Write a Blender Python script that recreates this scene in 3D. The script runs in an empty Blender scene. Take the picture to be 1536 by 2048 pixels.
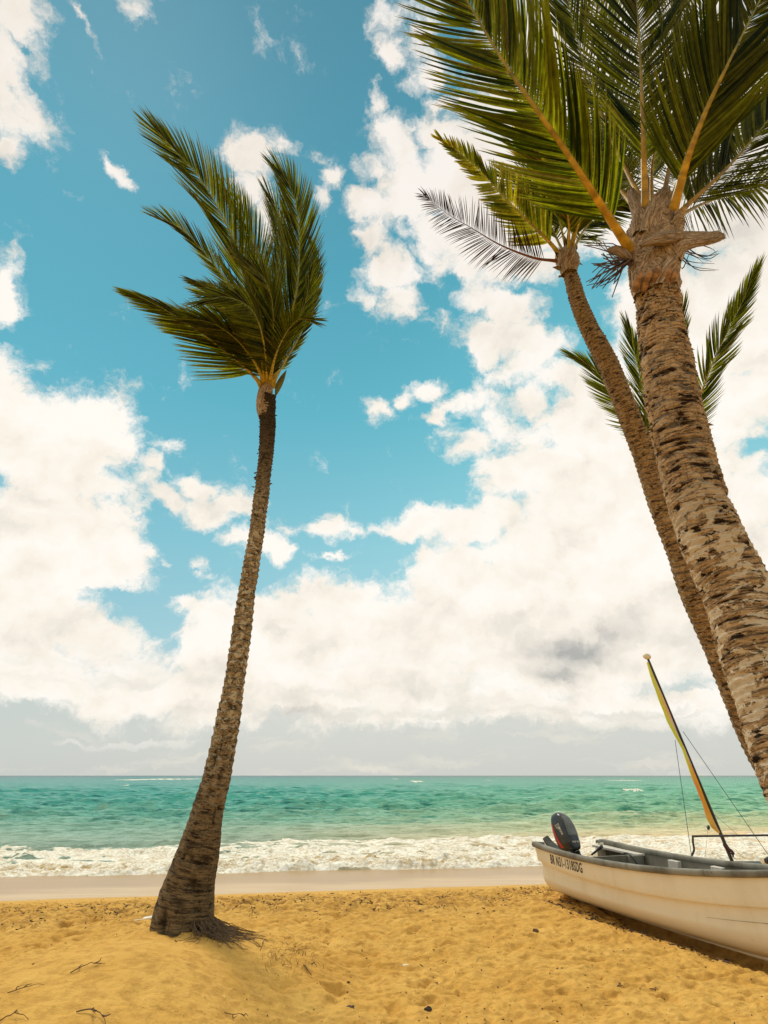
import bpy, math, random
import numpy as np
from mathutils import Vector, Matrix
sc = bpy.context.scene
rad = math.radians

# ------------------------------------------------------------------ camera
F = 1150.0; CZ = 1.6                      # focal length in photo pixels (1536 wide), eye height
PITCH = math.atan(527 / F); CP, SP = math.cos(PITCH), math.sin(PITCH)
cam = bpy.data.cameras.new("camera"); camo = bpy.data.objects.new("camera", cam)
sc.collection.objects.link(camo); sc.camera = camo
cam.sensor_fit = 'HORIZONTAL'; cam.sensor_width = 36; cam.lens = 36 * F / 1536
cam.clip_start = 0.05; cam.clip_end = 20000
camo.location = (0, 0, CZ); camo.rotation_euler = (math.pi / 2 + PITCH, 0, 0)

def ray(px, py):                          # viewing direction of a photo pixel, unit depth
    u, v = (px - 768) / F, (1024 - py) / F
    return np.array([u, CP - v * SP, SP + v * CP])
def at(px, py, Y):                        # the point of that direction on the plane y = Y
    r = ray(px, py); return np.array([0, 0, CZ]) + r * (Y / r[1])
def dirn(px, py):
    r = ray(px, py); return r / np.linalg.norm(r)

# ------------------------------------------------------------------ light
SUN_EL, SUN_AZ = rad(58), rad(-38)        # azimuth from +Y towards +X
sd = Vector((math.sin(SUN_AZ) * math.cos(SUN_EL), math.cos(SUN_AZ) * math.cos(SUN_EL), math.sin(SUN_EL)))
sl = bpy.data.lights.new("sun", 'SUN'); sl.energy = 2.6; sl.angle = rad(17); sl.color = (1.0, .93, .80)
slo = bpy.data.objects.new("sun", sl); sc.collection.objects.link(slo)
slo.rotation_euler = sd.to_track_quat('Z', 'Y').to_euler(); slo.location = (0, 0, 30)
sc.view_settings.view_transform = 'Standard'; sc.view_settings.look = 'None'
sc.view_settings.exposure = 0.0; sc.view_settings.gamma = 1.0
sc.render.film_transparent = False
sc.cycles.max_bounces = 8; sc.cycles.transparent_max_bounces = 8

def s2l(*c):
    r = []
    for x in c:
        x /= 255.0; r.append(x / 12.92 if x <= .04045 else ((x + .055) / 1.055) ** 2.4)
    return tuple(r)

class NT:                                  # tiny node-tree helper
    def __init__(s, tree): s.t = tree; s.n = tree.nodes; s.l = tree.links
    def new(s, ty, **kw):
        n = s.n.new(ty)
        for k, v in kw.items(): setattr(n, k, v)
        return n
    def put(s, sock, v):
        if isinstance(v, bpy.types.NodeSocket): s.l.new(v, sock)
        elif v is not None: sock.default_value = v
    def math(s, op, a, b=None, c=None, clamp=False):
        n = s.new('ShaderNodeMath', operation=op, use_clamp=clamp)
        s.put(n.inputs[0], a)
        if b is not None: s.put(n.inputs[1], b)
        if c is not None: s.put(n.inputs[2], c)
        return n.outputs[0]
    def vmath(s, op, a, b=None, scale=None):
        n = s.new('ShaderNodeVectorMath', operation=op); s.put(n.inputs[0], a)
        if b is not None: s.put(n.inputs[1], b)
        if scale is not None: s.put(n.inputs['Scale'], scale)
        return n.outputs['Value'] if op in ('LENGTH', 'DOT_PRODUCT') else n.outputs[0]
    def noise(s, vec, scale, detail=4, rough=.55, dist=0.0, lac=2.0):
        n = s.new('ShaderNodeTexNoise'); s.put(n.inputs['Vector'], vec)
        n.inputs['Scale'].default_value = scale; n.inputs['Detail'].default_value = detail
        n.inputs['Roughness'].default_value = rough; n.inputs['Distortion'].default_value = dist
        n.inputs['Lacunarity'].default_value = lac
        return n.outputs['Fac'], n.outputs['Color']
    def mapr(s, v, a, b, c=0.0, d=1.0, smooth=True):
        n = s.new('ShaderNodeMapRange', interpolation_type='SMOOTHSTEP' if smooth else 'LINEAR')
        s.put(n.inputs[0], v)
        for i, x in enumerate((a, b, c, d)): s.put(n.inputs[i + 1], x)
        return n.outputs[0]
    def mix(s, f, a, b, mode='MIX'):
        n = s.new('ShaderNodeMix', data_type='RGBA', blend_type=mode)
        s.put(n.inputs[0], f)
        for sock, v in ((n.inputs[6], a), (n.inputs[7], b)):
            s.put(sock, (*v, 1) if isinstance(v, tuple) and len(v) == 3 else v)
        return n.outputs[2]
    def scalev(s, vec, xyz):
        n = s.new('ShaderNodeMapping'); s.put(n.inputs[0], vec); n.inputs['Scale'].default_value = xyz
        return n.outputs[0]
    def attr(s, name, out='Fac'):
        n = s.new('ShaderNodeAttribute', attribute_name=name); return n.outputs[out]
    def bump(s, h, strength, dist, normal=None):
        n = s.new('ShaderNodeBump'); s.put(n.inputs['Height'], h)
        n.inputs['Strength'].default_value = strength; n.inputs['Distance'].default_value = dist
        if normal is not None: s.put(n.inputs['Normal'], normal)
        return n.outputs[0]
    def ramp(s, f, stops):
        n = s.new('ShaderNodeValToRGB'); s.put(n.inputs[0], f); e = n.color_ramp.elements
        while len(e) < len(stops): e.new(.5)
        for k, (p, c) in enumerate(stops): e[k].position = p; e[k].color = (*c, 1)
        return n.outputs[0]

# ------------------------------------------------------------------ sky with clouds
# (photo x, y, radius x, radius y, turn in degrees, weight): each is turned into a direction and an angular size
CLOUDS = [
 (0,140,85,190,-8,1),(50,50,55,90,0,.9),(62,235,55,95,-25,.9),(10,305,42,42,0,.9),(165,28,12,60,-22,.75),(262,22,26,44,-30,.42),
 (238,335,14,42,-45,.75),(545,275,46,30,15,.95),(505,300,50,52,0,.95),(505,362,34,46,0,.9),(648,345,34,32,25,.85),(620,312,26,16,35,.6),(640,378,14,30,0,.5),(530,425,26,50,0,.8),
 (5,578,52,62,0,1),(12,620,34,30,0,.8),
 (0,765,70,58,0,1),(110,830,110,70,0,1.1),(30,860,150,110,0,1.2),(185,850,80,60,0,1),(235,885,52,52,0,1),(110,930,170,100,0,1.7),(205,985,80,50,0,1),(70,1030,190,90,0,1.2),(190,1060,100,70,0,1),
 (235,1130,84,58,0,1),(90,1120,220,110,0,1.9),(20,1200,170,90,0,1.3),(100,1270,210,70,0,1.2),(205,1290,120,60,0,1.1),(270,1350,130,60,0,1.1),(60,1340,200,80,0,1.2),
 (385,965,50,32,10,.95),(345,990,44,26,20,.85),(400,1010,70,30,14,.9),(462,1002,50,24,10,.85),(305,925,30,26,0,.6),(338,893,34,14,25,.5),(290,950,26,26,0,.45),
 (480,1075,44,32,0,.95),(525,1080,50,32,25,.95),(560,1100,26,22,0,.8),(650,1058,52,24,6,.95),(690,1068,28,13,6,.7),(585,1055,40,12,0,.45),(400,1125,24,16,0,.6),(408,1152,20,14,0,.6),(660,1111,34,7,0,.7),(328,1125,16,10,0,.6),
 (370,1215,55,22,-10,.8),(430,1230,90,50,0,1),(560,1225,120,48,0,1),(690,1210,150,56,0,1.1),(790,1215,80,50,0,1),(640,1300,350,100,0,1.9),(400,1300,90,60,0,.9),(900,1220,200,90,0,1.6),(420,1390,330,60,0,1.3),(700,1370,350,80,0,1.7),
 (810,1062,58,22,5,.95),(870,1050,70,32,0,1),(940,1070,100,60,0,1.1),(855,1112,36,26,0,.9),(900,1130,90,50,0,1),(1010,1040,90,60,0,1.1),(1010,960,70,60,0,1),(1090,930,90,80,0,1.1),(1140,850,90,90,0,1.1),
 (1220,820,120,130,0,1.6),(1210,1000,230,160,0,1.9),(1350,1150,320,200,0,2.0),(1080,1180,270,140,0,1.9),(1420,760,200,200,0,1.2),(1340,620,160,120,0,1.1),(1480,600,180,160,0,1.6),(1520,1010,120,70,0,1.1),(1400,1300,300,90,0,1.2),(1100,1320,260,80,0,1.7),
 (745,205,34,34,-20,1),(765,255,44,44,0,1),(800,300,70,60,0,1),(740,330,50,36,0,.9),(730,395,50,36,0,1),(810,380,90,80,0,1.4),(880,270,80,60,0,1),(930,195,60,34,0,.9),(890,200,40,24,0,.7),
 (930,350,140,110,0,1.6),(1010,440,180,120,0,1.8),(880,460,80,60,0,1.05),(740,480,38,44,-10,1),(780,540,60,56,0,1.1),(800,600,54,42,0,1.05),(745,600,26,26,0,.6),(1100,290,170,150,0,1.2),
 (930,530,70,60,0,.85),(1050,530,110,60,0,1),(960,600,60,36,0,.9),(1020,620,90,40,0,.9),(1000,680,70,40,0,.95),(1080,690,80,50,0,.95),(1030,740,60,36,-20,.85),(990,720,40,26,0,.8),(1130,740,60,40,0,.8),
 (1250,150,330,230,0,1.8),(1460,320,260,260,0,1.9),(1290,420,200,140,0,1.3),
 (768,112,26,26,-30,.7),(835,40,44,60,0,.62),(850,140,40,26,0,.5),(800,20,40,26,0,.5),
 (772,812,32,28,0,1),(812,795,34,20,-25,.85),(858,772,44,18,-8,.8),(880,832,16,20,0,.6),(930,797,40,24,-15,.72),(970,785,50,30,0,.75),(900,870,30,16,0,.45),(950,880,50,26,0,.66),(930,900,34,20,-20,.7),(1010,850,60,44,0,.66),(1060,800,60,40,0,.8),(870,640,30,20,0,.45),
 (150,1487,50,8,0,.9),(270,1482,90,10,0,.8),(1010,1400,150,28,0,1),(1240,1410,240,40,0,1.2),(1420,1400,150,50,0,1.1),
]
HOLES = [(908,560,34,36,0,.7),(868,640,34,24,0,.5),(1118,985,40,26,0,.55),(1080,975,18,22,0,.5),(1482,748,42,30,0,.75),(1505,893,62,28,-6,1),(1545,880,40,40,0,.8),(972,1142,34,16,0,.8),
 (1100,1146,16,16,0,.55),(1190,590,38,60,0,.6),(1215,640,34,60,0,.4),(818,440,14,24,0,.6),(1165,650,40,40,0,.7),(325,1245,60,34,0,1),(230,1200,90,16,8,.75),(1385,1372,60,12,10,.8),(55,118,16,20,0,.7),(28,187,18,24,-40,.7),(345,1290,46,20,0,.7),(1040,585,40,16,0,.4)]
SHADES = [(1130,1300,190,60,0,1),(1200,1255,240,60,0,.8),(1090,1340,110,40,0,.9),(620,1428,200,18,0,.6),(420,1420,150,26,0,.45),(1360,1380,80,30,0,.55),(90,1010,80,34,0,.5),(30,1060,130,46,0,.4),(700,1290,240,50,0,.22),
 (1400,1200,220,80,0,.35),(1000,1160,120,40,0,.3),(1250,1450,200,18,0,.5),(400,1270,120,30,0,.15),(840,1380,200,50,0,.3)]

world = bpy.data.worlds.new("World"); sc.world = world; world.use_nodes = True
W = NT(world.node_tree); W.n.clear()
D = W.new('ShaderNodeTexCoord').outputs['Generated']
sep = W.new('ShaderNodeSeparateXYZ'); W.put(sep.inputs[0], D); EZ = sep.outputs[2]
_, wc = W.noise(D, 5.5, 6, .6)
warp = W.vmath('SCALE', W.vmath('SUBTRACT', wc, (.5, .5, .5)), scale=.075)
_, wc2 = W.noise(D, 24.0, 6, .68)
warp = W.vmath('ADD', warp, W.vmath('SCALE', W.vmath('SUBTRACT', wc2, (.5, .5, .5)), scale=.042))
DW = W.vmath('ADD', D, warp)
def blob_field(blobs, vec):
    out = None
    for (px, py, rx, ry, ang, w) in blobs:
        a = rad(ang); e = 4.0; c = dirn(px, py)
        du = (dirn(px + e * math.cos(a), py + e * math.sin(a)) - dirn(px - e * math.cos(a), py - e * math.sin(a))) / (2 * e)
        dv = (dirn(px + e * math.sin(a), py - e * math.cos(a)) - dirn(px - e * math.sin(a), py + e * math.cos(a))) / (2 * e)
        r1, r2 = np.linalg.norm(du) * rx, np.linalg.norm(dv) * ry
        u = du / np.linalg.norm(du); v = dv - u * (dv @ u); v /= np.linalg.norm(v)
        k = np.cross(u, v)
        m = Matrix([[u[i], v[i], k[i]] for i in range(3)])
        v_in = vec
        if out is not None:                                   # tied to the previous result so the evaluator works through them one by one
            ma = W.new('ShaderNodeVectorMath', operation='MULTIPLY_ADD'); W.put(ma.inputs[0], out); ma.inputs[1].default_value = (1e-7,) * 3; W.put(ma.inputs[2], vec); v_in = ma.outputs[0]
        mp = W.new('ShaderNodeMapping', vector_type='TEXTURE'); W.put(mp.inputs[0], v_in)
        mp.inputs['Location'].default_value = tuple(c); mp.inputs['Rotation'].default_value = m.to_euler('XYZ')
        mp.inputs['Scale'].default_value = (r1, r2, max(r1, r2))
        d = W.vmath('LENGTH', mp.outputs[0])
        f = W.math('MULTIPLY_ADD', d, -w, w)                  # w at the centre, 0 on the rim
        out = f if out is None else W.math('MAXIMUM', out, f)
    return out
field = W.math('MAXIMUM', blob_field(CLOUDS, DW), -.6)
hole = W.math('MAXIMUM', blob_field(HOLES, DW), 0.0)
# clouds of the rest of the sky, outside what the photograph shows
camd = (0.0, math.cos(PITCH + .02), math.sin(PITCH + .02))
away = W.mapr(W.vmath('DOT_PRODUCT', D, camd), .74, .62)
lown, _ = W.noise(W.scalev(D, (1, 1, 1.7)), 2.3, 2, .5)
gen = W.math('MULTIPLY_ADD', lown, 3.2, -1.45)
field = W.math('MAXIMUM', field, W.math('SUBTRACT', gen, W.math('MULTIPLY_ADD', away, -2.5, 2.5)))
field = W.math('SUBTRACT', field, hole)
fine, _ = W.noise(W.scalev(DW, (1, 1, 1.25)), 13.0, 12, .66)
edge = W.math('MULTIPLY_ADD', fine, 3.3, -1.65)
dens = W.math('ADD', field, W.math('MULTIPLY', edge, W.mapr(field, .25, 1.15, 1.0, .22)))
dens = W.math('ADD', dens, .16)
cover = W.mapr(dens, -.16, .66)
# billow relief: the same noise taken a little towards the sun shows which side of a puff is lit
b1, _ = W.noise(W.scalev(DW, (1, 1, 1.2)), 8.0, 7, .52)
off = W.vmath('ADD', DW, tuple(sd * .035))
b2, _ = W.noise(W.scalev(off, (1, 1, 1.2)), 8.0, 7, .52)
relief = W.math('SUBTRACT', b1, b2)
thick = W.mapr(dens, .2, 1.5)
shade = W.math('MULTIPLY_ADD', relief, -1.9, .14)
soft, _ = W.noise(DW, 4.0, 5, .55)
shade = W.math('ADD', shade, W.math('MULTIPLY', W.mapr(soft, .45, .75), W.math('MULTIPLY', thick, .14)))
shb = W.math('MAXIMUM', blob_field(SHADES, DW), 0.0)
shade = W.math('ADD', shade, W.math('MULTIPLY', shb, .80), clamp=True)
cloudc = W.ramp(shade, [(0, (1.02, .975, .905)), (.30, s2l(251, 243, 230)), (.62, s2l(228, 222, 212)), (1, s2l(180, 180, 176))])
# blue of the sky: the physical sky, tinted to the photograph's teal
sky = W.new('ShaderNodeTexSky', sky_type='NISHITA'); sky.sun_disc = False
sky.sun_elevation = SUN_EL; sky.sun_rotation = SUN_AZ; sky.air_density = 1.0; sky.dust_density = 1.2; sky.ozone_density = 1.0
STR = .1
skyb = W.new('ShaderNodeRGBToBW'); W.put(skyb.inputs[0], sky.outputs[0])
tint = W.ramp(EZ, [(0, s2l(210, 212, 206)), (.10, s2l(216, 219, 211)), (.20, s2l(178, 219, 226)), (.36, s2l(156, 216, 226)), (.56, s2l(114, 199, 214)), (.74, s2l(94, 180, 198)), (.93, s2l(84, 152, 172))])
bright = W.mapr(W.math('MULTIPLY', skyb.outputs[0], STR), 0, 1.2, .96, 1.02, False)
blue = W.vmath('SCALE', tint, scale=bright)
side = W.mapr(W.vmath('DOT_PRODUCT', D, tuple(dirn(60, 430))), .62, .98)
blue = W.mix(side, blue, W.mix(1.0, blue, (.66, .80, .86), 'MULTIPLY'))
hz = W.mapr(EZ, .22, .055)                                   # clouds dissolve into haze over the horizon
cover = W.math('MULTIPLY', cover, W.mapr(EZ, .012, .085))
cloudc = W.mix(W.mapr(EZ, .50, .85, 0, .75), cloudc, W.mix(1.0, cloudc, (.90, .89, .90), 'MULTIPLY'))
col = W.mix(cover, blue, cloudc)
wisp, _ = W.noise(W.scalev(DW, (1, 1, 7)), 5, 8, .6)
col = W.mix(W.math('MULTIPLY', hz, W.mapr(wisp, .48, .70)), col, s2l(228, 225, 214))
# the physical sky itself keeps a share of the light
col = W.mix(W.math('MULTIPLY', W.math('SUBTRACT', 1.0, cover), .05), W.vmath('SCALE', col, scale=1 / STR), sky.outputs[0])
bg = W.new('ShaderNodeBackground'); W.put(bg.inputs[0], col); bg.inputs[1].default_value = STR
wo = W.new('ShaderNodeOutputWorld'); W.l.new(bg.outputs[0], wo.inputs[0])
world.cycles.sampling_method = 'MANUAL'; world.cycles.sample_map_resolution = 512

# ------------------------------------------------------------------ noise in numpy
_rs = np.random.RandomState(7); _perm = _rs.permutation(256); _perm = np.concatenate([_perm, _perm, _perm])
_g = _rs.normal(size=(256, 3)); _g /= np.linalg.norm(_g, axis=1)[:, None]
def perlin(x, y, z=0.0):
    x, y, z = np.broadcast_arrays(np.asarray(x, float), np.asarray(y, float), np.asarray(z, float))
    xi, yi, zi = (np.floor(a).astype(int) for a in (x, y, z)); xf, yf, zf = x - xi, y - yi, z - zi
    X, Y, Z = xi & 255, yi & 255, zi & 255
    f = lambda t: t * t * t * (t * (t * 6 - 15) + 10)
    u, v, w = f(xf), f(yf), f(zf); out = 0
    for i in (0, 1):
        for j in (0, 1):
            for k in (0, 1):
                g = _g[_perm[_perm[_perm[(X + i) & 255] + ((Y + j) & 255)] + ((Z + k) & 255)]]
                d = g[..., 0] * (xf - i) + g[..., 1] * (yf - j) + g[..., 2] * (zf - k)
                out = out + d * (u if i else 1 - u) * (v if j else 1 - v) * (w if k else 1 - w)
    return out * 1.5
def fbm(x, y, z=0.0, o=4, g=.5, l=2.03):
    a, s, t = 1.0, 0.0, 0
    for i in range(o):
        t = t + a * perlin(x, y, np.asarray(z) + 3.7 * i); s += a; a *= g; x = np.asarray(x) * l; y = np.asarray(y) * l; z = np.asarray(z) * l
    return t / s
def sstep(x, a, b):
    t = np.clip((x - a) / (b - a), 0, 1); return t * t * (3 - 2 * t)

# ------------------------------------------------------------------ object helpers
def tag(o, label=None, cat=None, group=None, kind=None):
    for k, v in (('label', label), ('category', cat), ('group', group), ('kind', kind)):
        if v: o[k] = v
    return o
def thing(name, loc, label, cat, group=None):
    o = bpy.data.objects.new(name, None); sc.collection.objects.link(o); o.location = tuple(loc)
    o.empty_display_size = .3
    return tag(o, label, cat, group)
def mesh(name, V, Fc, mat, parent=None, smooth=True, attrs=None):
    """V: world coordinates. Fc: list/array of faces (quads/tris)."""
    V = np.asarray(V, float)
    off = np.zeros(3)
    if parent is not None:
        p = parent
        while p is not None: off = off + np.array(p.location); p = p.parent
    me = bpy.data.meshes.new(name)
    if isinstance(Fc, np.ndarray) and Fc.ndim == 2:
        n, k = Fc.shape
        me.vertices.add(len(V)); me.vertices.foreach_set('co', (V - off).astype(np.float32).ravel())
        me.loops.add(n * k); me.loops.foreach_set('vertex_index', Fc.astype(np.int32).ravel())
        me.polygons.add(n); me.polygons.foreach_set('loop_start', np.arange(0, n * k, k, dtype=np.int32))
        me.update(calc_edges=True)
    else:
        me.from_pydata([tuple(v) for v in (V - off)], [], [tuple(int(i) for i in f) for f in Fc])
    me.polygons.foreach_set('use_smooth', np.full(len(me.polygons), smooth))
    for k, a in (attrs or {}).items():
        a = np.asarray(a, np.float32)
        if a.ndim == 1: at_ = me.attributes.new(k, 'FLOAT', 'POINT'); at_.data.foreach_set('value', a)
        elif a.shape[1] == 3: at_ = me.attributes.new(k, 'FLOAT_VECTOR', 'POINT'); at_.data.foreach_set('vector', a.ravel())
        else: at_ = me.attributes.new(k, 'FLOAT_COLOR', 'POINT'); at_.data.foreach_set('color', a.ravel())
    me.materials.append(mat); me.update()
    o = bpy.data.objects.new(name, me); sc.collection.objects.link(o)
    if parent is not None: o.parent = parent
    return o
def grid_faces(nr, nc, wrap=False):
    r = np.arange(nr - 1)[:, None]; c = np.arange(nc if wrap else nc - 1)[None, :]; c2 = (c + 1) % nc
    return np.stack([r * nc + c, r * nc + c2, (r + 1) * nc + c2, (r + 1) * nc + c], -1).reshape(-1, 4)
def catmull(P, n, extra=None):
    P = np.asarray(P, float); m = len(P)
    Q = np.vstack([2 * P[0] - P[1], P, 2 * P[-1] - P[-2]])
    t = np.linspace(0, m - 1 - 1e-9, n); i = t.astype(int); f = (t - i)[:, None]
    a, b, c, d = Q[i], Q[i + 1], Q[i + 2], Q[i + 3]
    return .5 * ((2 * b) + (c - a) * f + (2 * a - 5 * b + 4 * c - d) * f ** 2 + (3 * b - a - 3 * c + d) * f ** 3)
def resample(P, n):
    L = np.concatenate([[0], np.cumsum(np.linalg.norm(np.diff(P[:, :3], axis=0), axis=1))])
    t = np.linspace(0, L[-1], n); return np.stack([np.interp(t, L, P[:, k]) for k in range(P.shape[1])], 1), t
def unit(a): a = np.asarray(a, float); return a / (np.linalg.norm(a, axis=-1, keepdims=True) + 1e-12)
def frames(C, ref=(0, -1, 0)):
    T = unit(np.gradient(C, axis=0)); ref = np.asarray(ref, float)
    A = unit(np.cross(T, ref)); B = np.cross(A, T)      # B points roughly along ref
    return T, A, B
class MB:                                             # collects shapes for ONE mesh
    def __init__(s): s.V = []; s.F = []; s.n = 0
    def add(s, V, Fc):
        V = np.asarray(V, float); s.V.append(V); s.F += [tuple(int(i) + s.n for i in f) for f in Fc]; s.n += len(V); return s
    def tube(s, P, r, sides=6, flat=1.0, ref=(0, -1, 0.01), cap=True, prof=None):
        C = np.asarray(P, float); n = len(C); r = np.broadcast_to(np.asarray(r, float), (n,))
        T, A, B = frames(C, ref); th = np.arange(sides) * 2 * math.pi / sides
        V = (C[:, None] + r[:, None, None] * (np.cos(th)[None, :, None] * A[:, None] + flat * np.sin(th)[None, :, None] * B[:, None])).reshape(-1, 3)
        Fc = [tuple(f) for f in grid_faces(n, sides, True)]
        if cap: Fc += [tuple(range(sides))[::-1], tuple((n - 1) * sides + k for k in range(sides))]
        return s.add(V, Fc)
    def box(s, c, h, R=None, bev=0.0):
        c = np.asarray(c, float); h = np.asarray(h, float); R = np.eye(3) if R is None else R
        if bev <= 0:
            V = np.array([[x, y, z] for x in (-1, 1) for y in (-1, 1) for z in (-1, 1)]) * h
            Fc = [(0, 1, 3, 2), (4, 6, 7, 5), (0, 4, 5, 1), (2, 3, 7, 6), (0, 2, 6, 4), (1, 5, 7, 3)]
        else:
            a = h - bev; V = []
            for sx in (-1, 1):
                for sy in (-1, 1):
                    for sz in (-1, 1):
                        V += [[sx * h[0], sy * a[1], sz * a[2]], [sx * a[0], sy * h[1], sz * a[2]], [sx * a[0], sy * a[1], sz * h[2]]]
            V = np.array(V); idx = lambda x, y, z, k: ((x * 4 + y * 2 + z) * 3 + k); Fc = []
            for ax in range(3):
                for v in (0, 1):
                    q = []
                    for (p, r_) in ((0, 0), (1, 0), (1, 1), (0, 1)):
                        b = [0, 0, 0]; b[ax] = v; b[(ax + 1) % 3] = p; b[(ax + 2) % 3] = r_; q.append(idx(*b, ax))
                    Fc.append(tuple(q if v else q[::-1]))
            for ax in range(3):
                o1, o2 = (ax + 1) % 3, (ax + 2) % 3
                for p in (0, 1):
                    for r_ in (0, 1):
                        b0 = [0, 0, 0]; b1 = [0, 0, 0]; b1[ax] = 1
                        for b in (b0, b1): b[o1] = p; b[o2] = r_
                        Fc.append((idx(*b0, o1), idx(*b1, o1), idx(*b1, o2), idx(*b0, o2)))
            for x in (0, 1):
                for y in (0, 1):
                    for z in (0, 1): Fc.append((idx(x, y, z, 0), idx(x, y, z, 1), idx(x, y, z, 2)))
        return s.add(c + V @ np.asarray(R).T, Fc)
    def build(s, name, mat, parent=None, smooth=True, fix=True, attrs=None):
        o = mesh(name, np.concatenate(s.V), s.F, mat, parent, smooth, attrs)
        if fix:
            import bmesh
            bm = bmesh.new(); bm.from_mesh(o.data); bmesh.ops.recalc_face_normals(bm, faces=bm.faces); bm.to_mesh(o.data); bm.free()
        if smooth: o.data.set_sharp_from_angle(angle=rad(40)) if hasattr(o.data, 'set_sharp_from_angle') else None
        return o

def material(name):
    m = bpy.data.materials.new(name); m.use_nodes = True; t = NT(m.node_tree)
    b = t.n['Principled BSDF']; return m, t, b
def simple(name, col, rough=.6, var=.25, scale=8, metal=0.0, bump=.0, bs=60):
    m, t, b = material(name); tc = t.new('ShaderNodeTexCoord').outputs['Object']
    n, _ = t.noise(tc, scale, 5, .6)
    c = t.mix(t.mapr(n, .3, .7), tuple(x * (1 - var) for x in col), tuple(min(1, x * (1 + var)) for x in col))
    t.put(b.inputs['Base Color'], c); b.inputs['Roughness'].default_value = rough; b.inputs['Metallic'].default_value = metal
    if bump: t.put(b.inputs['Normal'], t.bump(t.noise(tc, bs, 4, .6)[0], bump, .01))
    return m

# ------------------------------------------------------------------ the boat's place (fitted once, used by the sand too)
BX, BY, BZ = 2.726, 9.823, 0.052; BHD, BPIT, BROL = -1.096, -.061, -.017; BL = 3.823
bt_ = (0.663, 0.732, 0.255, 2.762)
def b_beam(t):
    bs, B, tm, pw = bt_; t = np.asarray(t, float); u = np.clip((t - tm) / (1 - tm), 0, 1)
    return np.where(t < tm, bs + (B - bs) * np.sin(np.pi / 2 * np.clip(t / tm, 0, 1)), B * (1 - u ** pw)) + .004
def b_sheer(t): return .64 - .192 * t + .51 * t * t
def b_keel(t): return np.clip(t - .7, 0, 1) ** 2 * 2.0
def b_step(t): return .197 + .115 * t
def bw(l, y, z):
    l, y, z = np.broadcast_arrays(np.asarray(l, float), np.asarray(y, float), np.asarray(z, float))
    y2 = y * math.cos(BROL) - z * math.sin(BROL); z2 = y * math.sin(BROL) + z * math.cos(BROL)
    l2 = l * math.cos(BPIT) - z2 * math.sin(BPIT); z3 = l * math.sin(BPIT) + z2 * math.cos(BPIT)
    return np.stack([BX + l2 * math.cos(BHD) - y2 * math.sin(BHD), BY + l2 * math.sin(BHD) + y2 * math.cos(BHD), BZ + z3], -1)
def b_local(X, Y):                       # rough inverse on the ground plane
    dx, dy = X - BX, Y - BY
    return dx * math.cos(BHD) + dy * math.sin(BHD), -dx * math.sin(BHD) + dy * math.cos(BHD)

# ------------------------------------------------------------------ beach
SEA = -.90
PALM = at(362, 1868, 6.35)
def shore(X, Y, k=.17): return Y - k * np.clip(X, -14, 16)
def ground(X, Y, fine=True):
    X = np.asarray(X, float); Y = np.asarray(Y, float)
    w = shore(X, Y)
    z = -.55 * sstep(w, 9.6, 15.0) - .045 * np.clip(w - 13.5, 0, 60)
    z = z - .02
    # hump under the left palm and its long smooth ramp towards the lower left
    dx, dy = X - PALM[0] - .02, Y - PALM[1]
    z = z + (PALM[2] + .055) * np.exp(-((dx / 1.0) ** 2 + (np.where(dy > 0, dy / .75, dy / 1.5)) ** 2) * .9)
    z = z + .10 * np.exp(-(((X + 2.6) / 1.3) ** 2 + ((Y - 4.7) / 1.3) ** 2))
    sr = X - (-2.30 + (Y - 6.4) * .50)
    z = z + .21 * sstep(sr, -.26, .08) * (1 - sstep(X, -1.7, -.5)) * (1 - sstep(Y, 5.0, 6.1)) * sstep(Y, 2.2, 4.2)
    z = z + .10 * np.exp(-(((X + .75) / .30) ** 2 + ((Y - 6.0) / .35) ** 2))
    # sand scooped out beside and under the boat
    l, y = b_local(X, Y)
    inl = sstep(l, .35, 1.5) * (1 - sstep(l, 4.2, 5.2))
    z = z - .20 * inl * np.exp(-((y - .05) / .62) ** 2) - .10 * sstep(l, 1.2, 4.0) * np.exp(-((y + .2) / 1.8) ** 2) + .03 * inl * np.exp(-((y + .98) / .16) ** 2) * (1 + perlin(X * 3, Y * 3, 6.))
    z = z + .06 * np.exp(-(((l - .55) / .5) ** 2 + ((y + .95) / .22) ** 2)) + .05 * np.exp(-(((l + .1) / .5) ** 2 + ((y + .1) / .5) ** 2))
    if not fine: return z
    smooth = np.exp(-(((X + 1.9) / 1.25) ** 2 + ((Y - 5.0) / 1.4) ** 2) ** 1.3)   # wind-blown slope without prints
    dry = 1 - .93 * sstep(w, 10.1, 11.0)
    near = np.clip((Y + 2) / 6, .3, 1)
    wx, wy = X + .10 * fbm(X * 2, Y * 2, 5, 2), Y + .10 * fbm(X * 2, Y * 2, 9, 2)
    n1 = fbm(wx * 2.3, wy * 3.0, 1, 3); n2 = 1 - np.abs(fbm(wx * 3.6, wy * 4.6, 2, 3)) * 2.6
    pit = np.clip(perlin(wx * 4.2, wy * 5.2, 4) - .12, 0, 1)
    z = z + dry * (1 - .85 * smooth) * (.042 * n1 + .028 * n2 - .11 * pit)
    z = z + dry * (1 - .8 * smooth) * .020 * (1 - 2.4 * np.abs(fbm(wx * 5.5 + 9, wy * 8.5, 18, 3)))
    z = z + dry * .011 * fbm(X * 13, Y * 17, 8, 3) * (1 - .6 * smooth)
    band = np.exp(-((w - 9.55 - .25 * perlin(X * .8, 3.3)) / .60) ** 2)              # trampled ridge of the last tide
    z = z + band * (.05 * fbm(X * 3.5, Y * 6, 12, 4, .6) + .035 * np.abs(fbm(X * 7, Y * 10, 15, 3)) + .02)
    z = z + .012 * dry * fbm(X * .7, Y * .7, 21, 2)
    return z
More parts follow.
